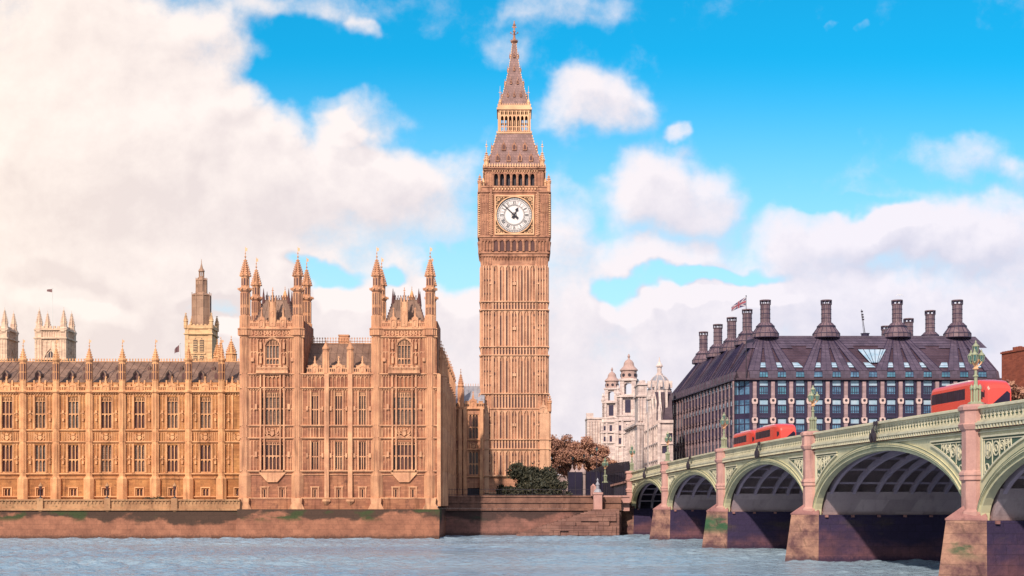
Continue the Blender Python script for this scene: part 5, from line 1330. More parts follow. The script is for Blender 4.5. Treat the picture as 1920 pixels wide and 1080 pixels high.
# side slopes
mb.face((sx1, sy1, ze), (sx0, sy0, ze), (sx0+.8, sy0, zm), (sx1+.8, sy1+.2, zm)); mb.face((sx1+.8, sy1+.2, zm), (sx0+.8, sy0, zm), (49.0, 357, zrg), (54.5, 300, zrg))
mb.face((sx1, sy1, ze), (fx0-1.5, YO, ze), (fx0-2, YO+.8, zm), (sx1+.8, sy1+.2, zm)); mb.face((fx0-2, YO+.8, zm), (54.5, 300, zrg), (sx1+.8, sy1+.2, zm))
mb.face((sx0, sy0, 5.6), (fx1, 358, 5.6), (fx1, 358, ze), (sx0, sy0, ze)); mb.face((sx0, sy0, ze), (49, 357, zrg), (97, 350, zrg), (fx1, 358, ze))
mb.face((54.5, 300, zrg), (101, 300, zrg), (97, 350, zrg), (49, 357, zrg))
m_rec = mat('shaded_recess_bronze', (.10, .058, .08), (.075, .042, .062), blocks=(1.15, .75, .6), rough=.55)  # darker copy of the roof bronze: shade of the recesses put in
roof = mb.build('roof', m_rec, ph)
CHX = [X(1435.5, 300), X(1550, 300), X(1683, 300), X(1796, 300)]
def sp_pt(x0, x1, t, lift=.0):     # point on the front slope, from eave x0 to ridge x1
    return (x0+(x1-x0)*t, YO+.8+(300-YO-.8)*t-lift*.6, zm+(zrg-zm)*t+lift)
rb = MB(); allc = oc
for c in allc:
    ch = min(CHX, key=lambda q_: abs(q_-c)); tp = ch+(c-ch)*.24
    for (wa, wb, lf) in ((1.25, .5, .28),):
        P4 = [sp_pt(c-wa, tp-wb, 0, lf), sp_pt(c+wa, tp+wb, 0, lf), sp_pt(c+wa, tp+wb, 1, lf), sp_pt(c-wa, tp-wb, 1, lf)]
        Q4 = [sp_pt(c-wa, tp-wb, 0, 0), sp_pt(c+wa, tp+wb, 0, 0), sp_pt(c+wa, tp+wb, 1, 0), sp_pt(c-wa, tp-wb, 1, 0)]
        rb.face(*P4)
        for k in range(4): rb.face(P4[k], P4[(k+1) % 4], Q4[(k+1) % 4], Q4[k])
    rb.ext([(c-1.0, ze), (c+1.0, ze), (c+1.1, zm+.1), (c-1.1, zm+.1)], YO-.25, YO+.6)
# full height band below the ridge
for ch in CHX:
    a, b2 = ch-5.3, ch+5.3; P4 = [sp_pt(ch-6.4, ch-3.4, .62, .2)]; rb.face(sp_pt(a, a, .66, .21), sp_pt(b2, b2, .66, .21), sp_pt(b2-1.5, b2-1.5, 1, .21), sp_pt(a+1.5, a+1.5, 1, .21))
rb.face(sp_pt(55, 55, .74, .15), sp_pt(101.3, 101.3, .74, .15), sp_pt(101, 101, 1, .15), sp_pt(55, 55, 1, .15)); rb.box(55, 101.2, 299.6, 300.2, zrg-.1, zrg+.35)
# side ribs
for k in range(nsb+1):
    t_ = k/nsb; p0 = (sx0+.8+(sx1-sx0)*t_, sy0+(sy1-sy0+.2)*t_, zm); r_ = round(t_*4.0)/4.0; tt = r_+(t_-r_)*.3; p1 = (49+5.5*tt, 357-57*tt, zrg); w = .95
    a0 = (p0[0]-.25, p0[1]-w, p0[2]+.3); a1 = (p0[0]-.25, p0[1]+w, p0[2]+.3); b0 = (p1[0]-.25, p1[1]+w*.6, p1[2]+.3); b1 = (p1[0]-.25, p1[1]-w*.6, p1[2]+.3)
    rb.face(a0, a1, b0, b1); rb.face(a0, b1, (p1[0], p1[1]-w*.6, p1[2]), (p0[0], p0[1]-w, p0[2])); rb.face(a1, b0, (p1[0], p1[1]+w*.6, p1[2]), (p0[0], p0[1]+w, p0[2]))
    q_ = MB((sx0+(sx1-sx0)*t_, sy0+(sy1-sy0)*t_, 0), sa); q_.ext([(-.5, ze), (.5, ze), (.55, zm+.1), (-.55, zm+.1)], -.3, .5); o0 = len(rb.V); rb.V += q_.V; rb.Fc += [[a+o0 for a in f] for f in q_.Fc]
rb.build('roof_ducts', M_PHR, roof)
sm = MB()
for c in allc:
    ch = min(CHX, key=lambda q_: abs(q_-c)); tp = ch+(c-ch)*.24
    for e0_, e1_ in ((-1.25, -.5), (1.25, .5)): sm.bar(sp_pt(c+e0_, tp+e1_, 0, .3), sp_pt(c+e0_, tp+e1_, 1, .3), .07)
    sm.bar(sp_pt(c, tp, 0, .3), sp_pt(c, tp, 1, .3), .035)
for k in range(nsb+1):
    t_ = k/nsb; r_ = round(t_*4.0)/4.0; tt = r_+(t_-r_)*.3
    for e in (-1, 1): sm.bar((sx0+.8+(sx1-sx0)*t_-.3, sy0+(sy1-sy0+.2)*t_+e*.95, zm+.33), (49+5.5*tt-.3, 357-57*tt+e*.57, zrg+.33), .08)
for t_ in [k/14 for k in range(14)]: sm.bar((50.5+4*t_, YO+.7+(300-YO-.8)*t_, zm+(zrg-zm)*t_+.3), (103-2*t_, YO+.7+(300-YO-.8)*t_, zm+(zrg-zm)*t_+.3), .028)
sm.build('roof_seams', M_PHD, roof)
for k, c in enumerate(ob):
    q_ = MB((0, YO, 0)); q_.box(c-.95, c+.95, -.02, .35, Z(706.5, YO), Z(697.5, YO)); w_ = q_.build('dormer_window', rnd.choice([M_PHG2, M_PHG, M_PHG2]), roof)
    q_ = MB((0, YO, 0)); q_.box(c-1.1, c+1.1, -.1, .4, Z(697.5, YO), Z(695.5, YO)); q_.box(c-1.1, c-.95, -.1, .4, Z(707, YO), Z(697.5, YO)); q_.box(c+.95, c+1.1, -.1, .4, Z(707, YO), Z(697.5, YO))
    for s in (-.3, .3): q_.box(c+s-.035, c+s+.035, -.06, .3, Z(706.5, YO), Z(697.5, YO))
    q_.build('window_frame', M_PHD, w_)
    ch = min(CHX, key=lambda q__: abs(q__-c)); sh = (ch-c)*.1
    q_ = MB(); q_.face(sp_pt(c-.95, c-.95, .1, .2), sp_pt(c+.95, c+.95, .1, .2), sp_pt(c+.6+sh, c+.6+sh, .24, .2), sp_pt(c-.6+sh, c-.6+sh, .24, .2)); q_.build('skylight', M_PHB, roof)  # pale skylight glass: the sky's reflection is put into its colour
q_ = MB(); q_.face(sp_pt(X(1632, 292), X(1632, 292), .22, .32), sp_pt(X(1650, 292), X(1650, 292), .22, .32), sp_pt(X(1662, 296), X(1662, 296), .6, .32), sp_pt(X(1608, 296), X(1608, 296), .6, .32)); sk_ = q_.build('large_skylight', M_PHB, roof); q_ = MB()
for k in range(6): q_.bar(sp_pt(X(1632+3.6*k, 292), 0, 0, 0)[:1]+sp_pt(0, 0, .22, .36)[1:], sp_pt(X(1608+10.8*k, 296), 0, 0, 0)[:1]+sp_pt(0, 0, .6, .36)[1:], .06)
q_.build('glazing_bars', M_PHD, sk_)
# chimneys
def chimney_mb(o=(0, 0, 0)):
    c = MB(o); c.lathe(0, 0, [(2.95, 0), (2.95, .95), (2.0, 2.25), (2.0, 2.6), (1.25, 3.35), (1.1, 3.4), (1.08, 7.3), (1.22, 7.35), (1.22, 7.5), (1.0, 7.52)], 16)
    c.lathe(0, 0, [(1.22, 8.15), (1.25, 8.2), (1.25, 8.4), (.5, 8.5)], 16)
    return c
def chim_tpl():
    b_ = chimney_mb().build('chimney', M_PHC); r = MB()
    for k in range(8): a = k*pi/4+pi/8; r.cbox(1.12*cos(a), 1.12*sin(a), 7.5, .2, .2, .7)
    for k in range(16):
        a = 2*pi*k/16+pi/16; r.bar((2.95*cos(a), 2.95*sin(a), 0), (2.97*cos(a), 2.97*sin(a), .98), .06); r.bar((2.95*cos(a), 2.95*sin(a), .98), (2.0*cos(a), 2.0*sin(a), 2.28), .06); r.bar((2.0*cos(a), 2.0*sin(a), 2.6), (1.25*cos(a), 1.25*sin(a), 3.37), .05)
        if k % 2 == 0: r.bar((1.09*cos(a), 1.09*sin(a), 3.4), (1.09*cos(a), 1.09*sin(a), 7.35), .045)
    for zz in (4.3, 5.3, 6.3): r.lathe(0, 0, [(1.1, zz), (1.15, zz), (1.15, zz+.1), (1.1, zz+.1)], 16, cap=False)
    for zz, rr in ((.0, 3.0), (.9, 3.02), (2.3, 2.07), (2.55, 2.07)): r.lathe(0, 0, [(rr-.1, zz), (rr, zz), (rr, zz+.12), (rr-.1, zz+.12)], 16, cap=False)
    return loose(b_, r.build('chimney_seams', M_PHD))
tC = chim_tpl()
for x in CHX: put(tC, ph, (x, 300.4, 41.95))
for px, py, Y in ((1401, 580, 315), (1372, 595, 329), (1346, 608, 342), (1319, 622, 357), (1744, 582, 317), (1703.5, 597, 331), (1661, 611, 345)): put(tC, ph, (X(px, Y), Y, Z(py, Y)-8.45))
q_ = MB(); q_.lathe(X(1622, 303), 303, [(1.0, zrg), (1.0, zrg+.5), (.85, zrg+.55), (.85, zrg+1.1), (1.0, zrg+1.15), (1.0, zrg+1.3)], 12); q_.build('roof_vent', M_PHD, ph)
bx_, by_ = X(1622, 303), 303
mast = thing('signal_mast', 'thin leaning lattice mast rising from the ridge between two big chimneys', 'mast', (bx_, by_, zrg+1.25))
q_ = MB(); tpz = Z(580, 303); q_.bar((bx_, by_, zrg+1.25), (X(1615, 303), by_, tpz), (.1, .05)); q_.bar((bx_-.3, by_, zrg+1.25), (X(1615, 303), by_, tpz-1.), (.06, .04)); q_.build('pole', M_IRON, mast)
q_ = MB()
for t_ in (.55, .65, .75, .88): xx = bx_+(X(1615, 303)-bx_)*t_; zz = zrg+1.25+(tpz-zrg-1.25)*t_; q_.box(xx-.2, xx+.25, by_-.1, by_+.1, zz, zz+.35)
q_.build('fittings', M_IRON, mast)

# ------------------------------------------------------------------ flagpoles
M_NAVY = mat('navy_cloth', (.09, .07, .16), (.07, .05, .12), bump=0); M_WCL = mat('white_cloth', (.5, .42, .45), bump=0, c2=(.42, .36, .40)); M_RCL = mat('red_cloth', (.36, .07, .10), (.28, .05, .08), bump=0); M_DCL = mat('dull_mauve_cloth', (.22, .12, .12), (.16, .08, .09), bump=0)
def flagpole(label, x, y, z0, z1, fl, mats, union=False):
    t = thing('flagpole', label, 'flagpole', (x, y, z0)); p = MB(); p.lathe(x, y, [(.11, z0), (.06, z1), (.13, z1+.05), (.13, z1+.2), (.02, z1+.25)], 8); p.build('pole', M_WHT if mats is not M_NAVY else M_IRON, t)
    def fp(a, b_):   # a along the fly, b up the hoist
        w, h_, droop = fl; return (x-.1-a*w, y+.25*sin(a*7)*a, z1-.15-h_*(1-b_)*(1-.45*a)-droop*a**1.2)
    def patch(name, m, par, polys, off=0.):
        q_ = MB()
        for (a0, b0, a1, b1, wd_) in polys:
            n = 8
            for k in range(n):
                t0, t1 = k/n, (k+1)/n; pts = []
                for tt, sg in ((t0, -1), (t1, -1), (t1, 1), (t0, 1)):
                    a = a0+(a1-a0)*tt; b_ = b0+(b1-b0)*tt
                    if a0 == a1: a += sg*wd_*.6
                    else: b_ += sg*wd_
                    P_ = fp(min(1, max(0, a)), min(1, max(0, b_))); pts.append((P_[0], P_[1]-off, P_[2]))
                q_.face(*pts)
        return q_.build(name, m, par)
    f = patch('flag', mats, t, [(0, .5, 1, .5, .5)])
    if union:
        patch('white_saltire', M_WCL, f, [(0, 0, 1, 1, .09), (0, 1, 1, 0, .09), (0, .5, 1, .5, .17), (.5, 0, .5, 1, .13)], .03)
        patch('red_cross', M_RCL, f, [(0, .5, 1, .5, .1), (.5, 0, .5, 1, .075)], .06)
flagpole('tall pole with a drooping union flag at the left corner of the dark office', X(1399, 289.3), 289.3, zo(712), Z(556, 289.3), (3.0, 1.9, 2.0), M_NAVY, True)
flagpole('white flagpole with a small flag on top of the pale square church tower', X(98.5, 445), 445, Z(618, 445), Z(541, 445), (1.8, 1.1, .2), M_DCL)
flagpole('short flagpole behind the long slate roof, flag blowing left, left of the yellow tower', X(337, 250), 250, Z(690, 250), Z(645, 250), (.9, 1.3, .9), M_DCL)

# ------------------------------------------------------------------ buildings behind
# pale church towers far behind the long roof
def church_tower(label, dx):
    Y0 = 445; s = Y0/F; xc = X(94, Y0)+dx; w = 4.55; yc = Y0+w
    t = thing('church_tower', label, 'church tower', (xc, yc, 5.6), 'twin pale towers of the church')
    z = lambda py: Z(py, Y0)
    hw = (X(117.5, Y0)-X(71.5, Y0))/2; xc0 = (X(71.5, Y0)+X(117.5, Y0))/2+dx; hw2 = hw+1.1; yc = Y0+hw2
    m = MB((xc0, yc, 0)); m.box(-hw2+.4, hw2-.4, -hw2+.4, hw2-.4, 5.6, z(622))
    m.build('wall', M_ABB, t)
    b_ = MB((0, 0, 0))
    for i in range(4):
        f = MB((xc0, yc, 0), i*pi/2, 1+.001*(i % 2))
        for s_ in (-1, 1): f.box(*sorted((s_*hw2, s_*(hw2-2.2))), -hw2, -hw2+1, 5.6, z(618)); f.box(s_*(hw2-1.5)-.1, s_*(hw2-1.5)+.1, -hw2-.15, -hw2, z(700), z(634)); f.box(s_*(hw2-.5)-.1, s_*(hw2-.5)+.1, -hw2-.15, -hw2, z(700), z(634))
        f.box(-hw2-.3, hw2+.3, -hw2-.35, -hw2+.3, z(635), z(632.5)); f.box(-hw2-.2, hw2+.2, -hw2-.25, -hw2+.3, z(619), z(617)); f.box(-hw2-.25, hw2+.25, -hw2-.3, -hw2+.3, z(675), z(672.5))
        f.box(-hw2+1, hw2-1, -hw2+.35, -hw2+.7, z(640), z(615)); panels(f, -hw+1.3, hw-1.3, z(631), z(620), .8, -hw2+.34, .2); panels(f, -hw+1.3, hw-1.3, z(671), z(637), 1.3, -hw2+.4, .2)
        x = -hw+1.1
        while x < hw-1.1: f.box(x, x+.7, -hw2+.3, -hw2+.8, z(615), z(611)); x += 1.25
        for s_ in (-1, 1): f.bar((s_*2.3, -hw2+.2, z(672)), (s_*1.3, -hw2+.2, z(660)), .18); f.bar((s_*1.3, -hw2+.2, z(660)), (0, -hw2+.2, z(652)), .18)
        o0 = len(b_.V); b_.V += f.V; b_.Fc += [[a+o0 for a in g_] for g_ in f.Fc]
    b_.build('buttresses', M_ABB, t)
    w_ = MB((xc0, yc, 0)); w_.ext([(-1.7, z(690)), (1.7, z(690)), (1.7, z(668)), (0, z(657)), (-1.7, z(668))], -hw2+.3, -hw2+.42); wo = w_.build('window', M_IRON, t)
    w_ = MB((xc0, yc, 0))
    for k in (-.85, 0, .85): w_.box(k-.1, k+.1, -hw2+.15, -hw2+.29, z(690), z(662))
    w_.box(-1.7, 1.7, -hw2+.15, -hw2+.28, z(672), z(670.5)); w_.build('tracery', M_ABB, wo)
    for sx in (-1, 1):
        for sy in (-1, 1):
            p = MB(); cx, cy = xc0+sx*hw, yc+sy*hw; p.lathe(cx, cy, [(1.55, z(622)), (1.5, z(616)), (1.15, z(613)), (1.0, z(606)), (.08, z(579))], 8); p.crockets(cx, cy, 1.0, z(606), .12, z(581), 8, 8, .25); p.bar((cx, cy, z(580)), (cx, cy, z(575)), .05)
            p.build('pinnacle', M_ABB, t)
church_tower('pale square church tower with four spiked pinnacles and the white flagpole', 0.)
church_tower('pale church tower cut by the left edge of the photo, no flag', -111*445/F)

# yellow louvred tower with the dark octagonal top
Y0 = 330.; zq = lambda py: Z(py, Y0); s = Y0/F; xc = X(372, Y0); hw = 3.3; yc = Y0+hw
t = thing('louvred_tower', 'yellow stone tower with louvred windows and a tall dark octagonal top above the roof', 'tower', (xc, yc, 5.6))
m = MB((xc, yc, 0)); m.box(-hw+.2, hw-.2, -hw+.2, hw-.2, 5.6, zq(612)); m.build('wall', M_YEL, t)
m = MB()
for i in range(4):
    f = MB((xc, yc, 0), i*pi/2, 1+.001*(i % 2)); f.box(-hw-.2, hw+.2, -hw-.25, -hw+.4, zq(627), zq(625)); f.box(-hw-.1, hw+.1, -hw-.1, -hw+.4, zq(616), zq(610)); x = -hw
    for s_ in (-1, 1): f.box(*sorted((s_*hw, s_*(hw-.9))), -hw, -hw+.5, 5.6, zq(616))
    while x < hw-.2: f.box(x, x+.5, -hw-.05, -hw+.35, zq(610), zq(607.5)); x += .95
    f.box(-1.7, 1.7, -hw+.02, -hw+.25, zq(664), zq(661)); o0 = len(m.V); m.V += f.V; m.Fc += [[a+o0 for a in g_] for g_ in f.Fc]
m.build('parapet', M_YEL, t)
for sx in (-.78, .78):
    for (a, b2) in ((660, 634), (690, 664)):
        f = MB((xc, yc, 0)); f.ext([(sx-.5, zq(a)), (sx+.5, zq(a)), (sx+.5, zq(b2+4)), (sx, zq(b2)), (sx-.5, zq(b2+4))], -hw+.1, -hw+.19); w_ = f.build('louvred_window', M_IRON, t)
        f = MB((xc, yc, 0)); zz = zq(a)
        while zz < zq(b2+3): f.box(sx-.45, sx+.45, -hw+.02, -hw+.09, zz, zz+.18); zz += .42
        f.build('louvres', M_YEL, w_)
for sx in (-1, 1):
    for sy in (-1, 1):
        p = MB(); cx, cy = xc+sx*(hw-.2), yc+sy*(hw-.2); p.lathe(cx, cy, [(.5, zq(616)), (.5, zq(603)), (.62, zq(602)), (.35, zq(598)), (.06, zq(588))], 8); p.crockets(cx, cy, .4, zq(600), .1, zq(589), 4, 8, .18); p.cbox(cx, cy, zq(588), .35, .35, .2); p.build('pinnacle', M_YEL, t)
M_SCA = mat('brown_lead_cladding', (.46, .27, .18), (.36, .205, .14), blocks=(1.0, 1.9, .6), rough=.6)
p = MB(); p.lathe(xc, yc, [(2.3, zq(611)), (2.25, zq(553)), (2.4, zq(551)), (2.2, zq(549)), (1.35, zq(545)), (1.3, zq(524)), (1.45, zq(522)), (1.1, zq(518)), (.65, zq(516)), (.65, zq(514))], 8); top_ = p.build('octagon', M_SCA, t)
p = MB()
for k in range(8): a = pi/8+k*pi/4; p.bar((xc+2.3*cos(a), yc+2.3*sin(a), zq(611)), (xc+2.3*cos(a), yc+2.3*sin(a), zq(545)), .12); p.bar((xc+1.35*cos(a), yc+1.35*sin(a), zq(547)), (xc+1.35*cos(a), yc+1.35*sin(a), zq(517)), .1); p.bar((xc+.6*cos(a), yc+.6*sin(a), zq(515)), (xc+.6*cos(a), yc+.6*sin(a), zq(504)), .09)
p.lathe(xc, yc, [(.8, zq(505)), (.75, zq(503)), (.35, zq(498)), (.1, zq(490)), (.04, zq(481))], 8); p.build('open_lantern', M_SCA, top_)

# white baroque ministry with two domed towers
def domed(label, par, pc, Y0, py0, k, base_py):
    """square tower; py0 = finial top row, k = size"""
    xc = X(pc, Y0); s = Y0/F; z = lambda d: Z(py0+d*k, Y0); r = lambda w: w*k*s/2; yc = Y0+r(45)*.5+2
    f0 = MB((xc, yc, 0), radians(-12)); S = f0
    def tier(wd_, d0, d1, open_=None, m=None):
        h = r(wd_)*.93; m.box(-h, h, -h, h, z(d1), z(d0))
    b_ = MB((xc, yc, 0), radians(-12)); h = r(46)*.9
    b_.box(-h, h, -h, h, 5.6, z(118)); b_.box(-h*1.06, h*1.06, -h*1.06, h*1.06, z(119), z(116)); h2 = h*.86
    b_.box(-h2*.8, h2*.8, -h2*.8, h2*.8, z(118), z(82))
    for sx in (-1, 1):
        for sy in (-1, 1): 
            for e in (1., .72): b_.lathe(sx*h2, sy*h2*e, [(h*.13, z(118)), (h*.12, z(84))], 8); b_.lathe(sx*h2*e, sy*h2, [(h*.13, z(118)), (h*.12, z(84))], 8)
            b_.cbox(sx*h2*.8, sy*h2*.8, z(118), h*.42, h*.42, z(84)-z(118)); b_.cbox(sx*h2*.62, sy*h2*.62, z(80), h*.4, h*.4, z(50)-z(80))
            b_.lathe(sx*h2*1.02, sy*h2*1.02, [(h*.2, z(80)), (h*.24, z(76)), (h*.1, z(70)), (h*.16, z(67)), (h*.03, z(60))], 8)
    b_.box(-h*1.02, h*1.02, -h*1.02, h*1.02, z(83), z(79)); b_.box(-h*.82, h*.82, -h*.82, h*.82, z(52), z(48)); b_.box(-h*.6, h*.6, -h*.6, h*.6, z(54), z(52))
    for i in range(4):
        f = MB((xc, yc, 0), radians(-12)+i*pi/2); q0 = h2*.42; f.arch_head(-q0, q0, z(62), z(55), -h2*.72, -h2*.5, 5); f.box(-q0, q0, -h2*.72, -h2*.5, z(80), z(77)); o0 = len(b_.V); b_.V += f.V; b_.Fc += [[a+o0 for a in g_] for g_ in f.Fc]
    for i in range(4):
        f = MB((xc, yc, 0), radians(-12)+i*pi/2)
        for e in (-.9, -.45, .45, .9): f.box(e*h-.35, e*h+.35, -h-.35, -h+.1, 5.6, z(128))
        for d in (128, 152, 176): f.box(-h*1.03, h*1.03, -h-.5, -h+.1, z(d), z(d-2.5))
        o0 = len(b_.V); b_.V += f.V; b_.Fc += [[a+o0 for a in g_] for g_ in f.Fc]
    tw = b_.build('domed_tower', M_LIME, par)
    for (e, d0_, d1_) in ((0, 148, 134), (0, 172, 158), (-.68, 146, 136), (.68, 146, 136), (-.68, 171, 160), (.68, 171, 160)):
        f = MB((xc, yc, 0), radians(-12)); f.box(e*h-.14*h, e*h+.14*h, -h-.04, -h+.1, z(d0_), z(d1_)); f.build('window', M_PHD, tw)
    d_ = MB((xc, yc, 0)); h3 = h*.74; d_.lathe(0, 0, [(h3*1.0, z(49)), (h3*.97, z(34)), (h3*1.12, z(32)), (h3*1.1, z(30)), (h3*.72, z(24)), (h3*.66, z(22)), (h3*.6, z(17)), (h3*.42, z(13)), (h3*.16, z(10.5)), (h3*.1, z(8)), (h3*.18, z(5)), (h3*.04, z(0))], 16)
    d_.build('dome', mat('pale_dome_stone', (.50, .33, .29), (.40, .26, .24)) if 'pale_dome_stone' not in MATS else MATS['pale_dome_stone'], tw)
    o_ = MB((xc, yc, 0))
    for kk in range(8):
        a = kk*pi/4-pi/2; f = MB((xc, yc, 0), a+pi/2); f.ring(0, -h3*1.04, -h3*.9, z(41), 0.02, h3*.2, 12); o0 = len(o_.V); o_.V += f.V; o_.Fc += [[q_+o0 for q_ in g_] for g_ in f.Fc]
    o_.build('round_windows', M_IRON, tw)
    w_ = MB((xc, yc, 0), radians(-12)); w_.box(-h2*.3, h2*.3, -h2*.83, -h2*.79, z(112), z(88)); w_.build('window', M_PHD, tw)
    return tw
gv = thing('ministry_building', 'white baroque ministry with two domed bell towers left of the dark office', 'government building', (X(1170, 400), 400, 5.6))
domed('', gv, 1181, 430, 661, 1., 0); domed('', gv, 1149, 470, 687, .82, 0)
mb = MB(); wn = MB()
mb.box(X(1101, 480), X(1130, 480), 480, 492, 5.6, Z(783, 480)); mb.box(X(1100, 480), X(1131, 480), 479.6, 492, Z(786, 480), Z(783, 480)); mb.cbox(X(1106, 480), 481, Z(783, 480), 2.5, 2, 1.6)
for px in (1104, 1109, 1114, 1119, 1124): mb.box(X(px, 480)-.25, X(px, 480)+.25, 479.5, 480, 5.6, Z(789, 480))
mb.build('low_block', M_LIME, gv); mb = MB()
# receding river front of the ministry: plane from (1172,400) to (1215,340)
def plane(px0, Y0, px1, Y1):
    x0, x1 = X(px0, Y0), X(px1, Y1); return (x0, Y0), atan2(Y1-Y0, x1-x0), sqrt((x1-x0)**2+(Y1-Y0)**2)
(o_, a_, L_) = plane(1176, 425, 1199, 390); f = MB((*o_, 0), a_); hs = []; nb_ = 9
zt0, zb0 = Z(788, 372), 5.6
for k in range(nb_):
    u = L_*(k+.5)/nb_
    for (q0, q1) in ((.32, .44), (.5, .64), (.7, .86)): hs.append((u-.95, u+.95, zb0+(zt0-zb0)*q0, zb0+(zt0-zb0)*q1))
f.wall(0, L_, 5.6, zt0, hs, 0, .6); string(f, 0, L_, zt0-.2, .9, 1.1); string(f, 0, L_, zb0+(zt0-zb0)*.66, .5, .5)
for k in range(nb_+1): f.lathe(L_*k/nb_, -.3, [(.5, zb0+(zt0-zb0)*.3), (.42, zt0-.8)], 8); f.cbox(L_*k/nb_, -.1, zt0+.4, .6, .6, 1.3)
f.box(0, L_, -.1, .3, zt0+1.3, zt0+1.7)
mb.V += []; o0 = len(mb.V); mb.V += f.V; mb.Fc += [[q_+o0 for q_ in g_] for g_ in f.Fc]; g0_ = MB(); g0_.face((-.95, 0, 0), (.95, 0, 0), (.95, 0, 1), (-.95, 0, 1)); g0_ = loose(g0_.build('window', M_PHD))
for (a0, b0, c0, d0_) in hs: u = (a0+b0)/2; w_ = put(g0_, gv, (o_[0]+u*cos(a_)-.45*sin(a_), o_[1]+u*sin(a_)+.45*cos(a_), c0), a_); w_.scale = (1, 1, d0_-c0)
# tall columned end block x 1195..1213
xb0, xb1 = X(1196, 388), X(1213, 388)
mb.box(xb0, xb1, 388, 398, 5.6, Z(720, 388)); mb.box(xb0-.6, xb1+.6, 387.3, 398.5, Z(797, 388), Z(793, 388)); mb.box(xb0-.5, xb1+.5, 387.4, 398.5, Z(744, 388), Z(741, 388)); mb.box(xb0-.2, xb1+.4, 387.6, 398.2, Z(722, 388), Z(719, 388)); mb.ext([(xb0+.2, Z(719, 388)), (xb1-.2, Z(719, 388)), (xb1-.6, Z(713, 388)), (xb0+.6, Z(713, 388))], 388, 392)
for px in (1198, 1203.5, 1210): mb.lathe(X(px, 388), 387.8, [(.55, 5.6), (.5, Z(806, 388)), (.75, Z(798, 388))], 10); mb.lathe(X(px, 388), 387.9, [(.35, Z(790, 388)), (.3, Z(746, 388))], 8)
mb.build('facade', M_LIME, gv)

# gabled white chambers with slate roof and lead dome
gb = thing('chambers_building', 'white gabled stone building with purple slate roof and grey dome against the dark office', 'building', (X(1235, 330), 330, 5.6))
(o_, a_, L_) = plane(1212, 358, 1238, 322); f = MB((*o_, 0), a_); hs = []; nb_ = 8; zt0 = Z(795, 330)
for k in range(nb_):
    u = L_*(k+.5)/nb_
    for (p0, p1) in ((830, 805), (862, 836), (895, 868)):
        for e in (-.8, .8): hs.append((u+e-.55, u+e+.55, Z(p0, 330), Z(p1, 330)))
f.wall(0, L_, 5.6, zt0, hs, 0, .5)
for py in (833, 800, 865): string(f, 0, L_, Z(py, 330), .5, .6)
for k in range(nb_+1): f.cbox(L_*k/nb_, -.3, 5.6, .5, .7, zt0-5.6); f.cbox(L_*k/nb_, -.2, zt0, .7, .7, 2.6); f.lathe(L_*k/nb_, -.2, [(.45, zt0+2.6), (.1, zt0+4.4)], 6)
for k in range(4):
    u = L_*(k+.5)/4; g0 = L_/9; f.ext([(u-g0, zt0), (u+g0, zt0), (u+g0, zt0+2.5), (u+g0*.6, zt0+4.4), (u+g0*.35, zt0+5.5), (u, zt0+8.2), (u-g0*.35, zt0+5.5), (u-g0*.6, zt0+4.4), (u-g0, zt0+2.5)], .0, .5); f.lathe(u, .2, [(.3, zt0+8), (.35, zt0+9), (.05, zt0+10)], 6)
f.build('gabled_front', M_LIME, gb)
for (a0, b0, c0, d0_) in hs: u = (a0+b0)/2; w_ = put(g0_, gb, (o_[0]+u*cos(a_)-.4*sin(a_), o_[1]+u*sin(a_)+.4*cos(a_), c0), a_); w_.scale = (.58, 1, d0_-c0)
f = MB(); x0, x1 = X(1238, 322), X(1262, 322); f.wall(x0, x1, 5.6, zt0, [(X(1247, 322)-.7, X(1247, 322)+.7, Z(850, 322), Z(836, 322)), (X(1256, 322)-.6, X(1256, 322)+.6, Z(828, 322), Z(812, 322))], 322, .5); f.box(x0-.3, x1, 321.5, 322.3, zt0-.2, zt0+.5); f.box(x0, x1, 321.7, 322.1, Z(833, 322), Z(831.5, 322)); f.build('end_wall', M_LIME, gb)
for (cx_, p0_, p1_, w0_) in ((1247, 850, 836, .74), (1256, 828, 812, .64)): w_ = put(g0_, gb, (X(cx_, 322), 322.4, Z(p0_, 322))); w_.scale = (w0_, 1, Z(p1_, 322)-Z(p0_, 322))
f = MB(); A = (X(1239, 322), 322.5, zt0+.5); B = (X(1262, 322), 322.5, zt0+.5); Cc = (X(1262, 326), 330, Z(735, 330)); Dd = (X(1231, 330), 334, Z(735, 334)); f.face(A, B, Cc, Dd); E_ = (o_[0]+1, o_[1], zt0); f.face(A, Dd, (X(1228, 366), 362, Z(735, 334)), E_); f.build('slate_roof', M_SLATE, gb)
f = MB(); f.face((X(1232, 322), 323.5, zt0+.5), (X(1262, 322), 322.6, zt0+.5), (X(1262, 324), 327, Z(738, 327)), (X(1234, 324), 327, Z(738, 327))); f.bar((X(1243, 322), 322.6, zt0+.5), (X(1249, 324), 326.9, Z(738, 327)), .25); f.build('steep_slates', M_SLATE, gb)
f = MB(); f.box(X(1247, 326), X(1251, 326), 325, 327, zt0+1, Z(728, 326)); f.box(X(1246, 326), X(1252, 326), 324.8, 327.2, Z(730, 326), Z(727, 326)); f.build('chimney', M_LIME, gb)
f = MB(); dx_, dy_ = X(1238, 345), 347.; Rr = 21*345/F; zb_ = Z(728, 345); f.lathe(dx_, dy_, [(Rr*1.02, zb_-.6), (Rr*1.05, zb_-.4), (Rr*1.12, zb_-.2), (Rr, zb_)]+[(Rr*cos(a*pi/2/7), zb_+Rr*1.28*sin(a*pi/2/7)) for a in range(1, 7)]+[(Rr*.12, zb_+Rr*1.3)], 16); dm = f.build('lead_dome', M_LEAD, gb)
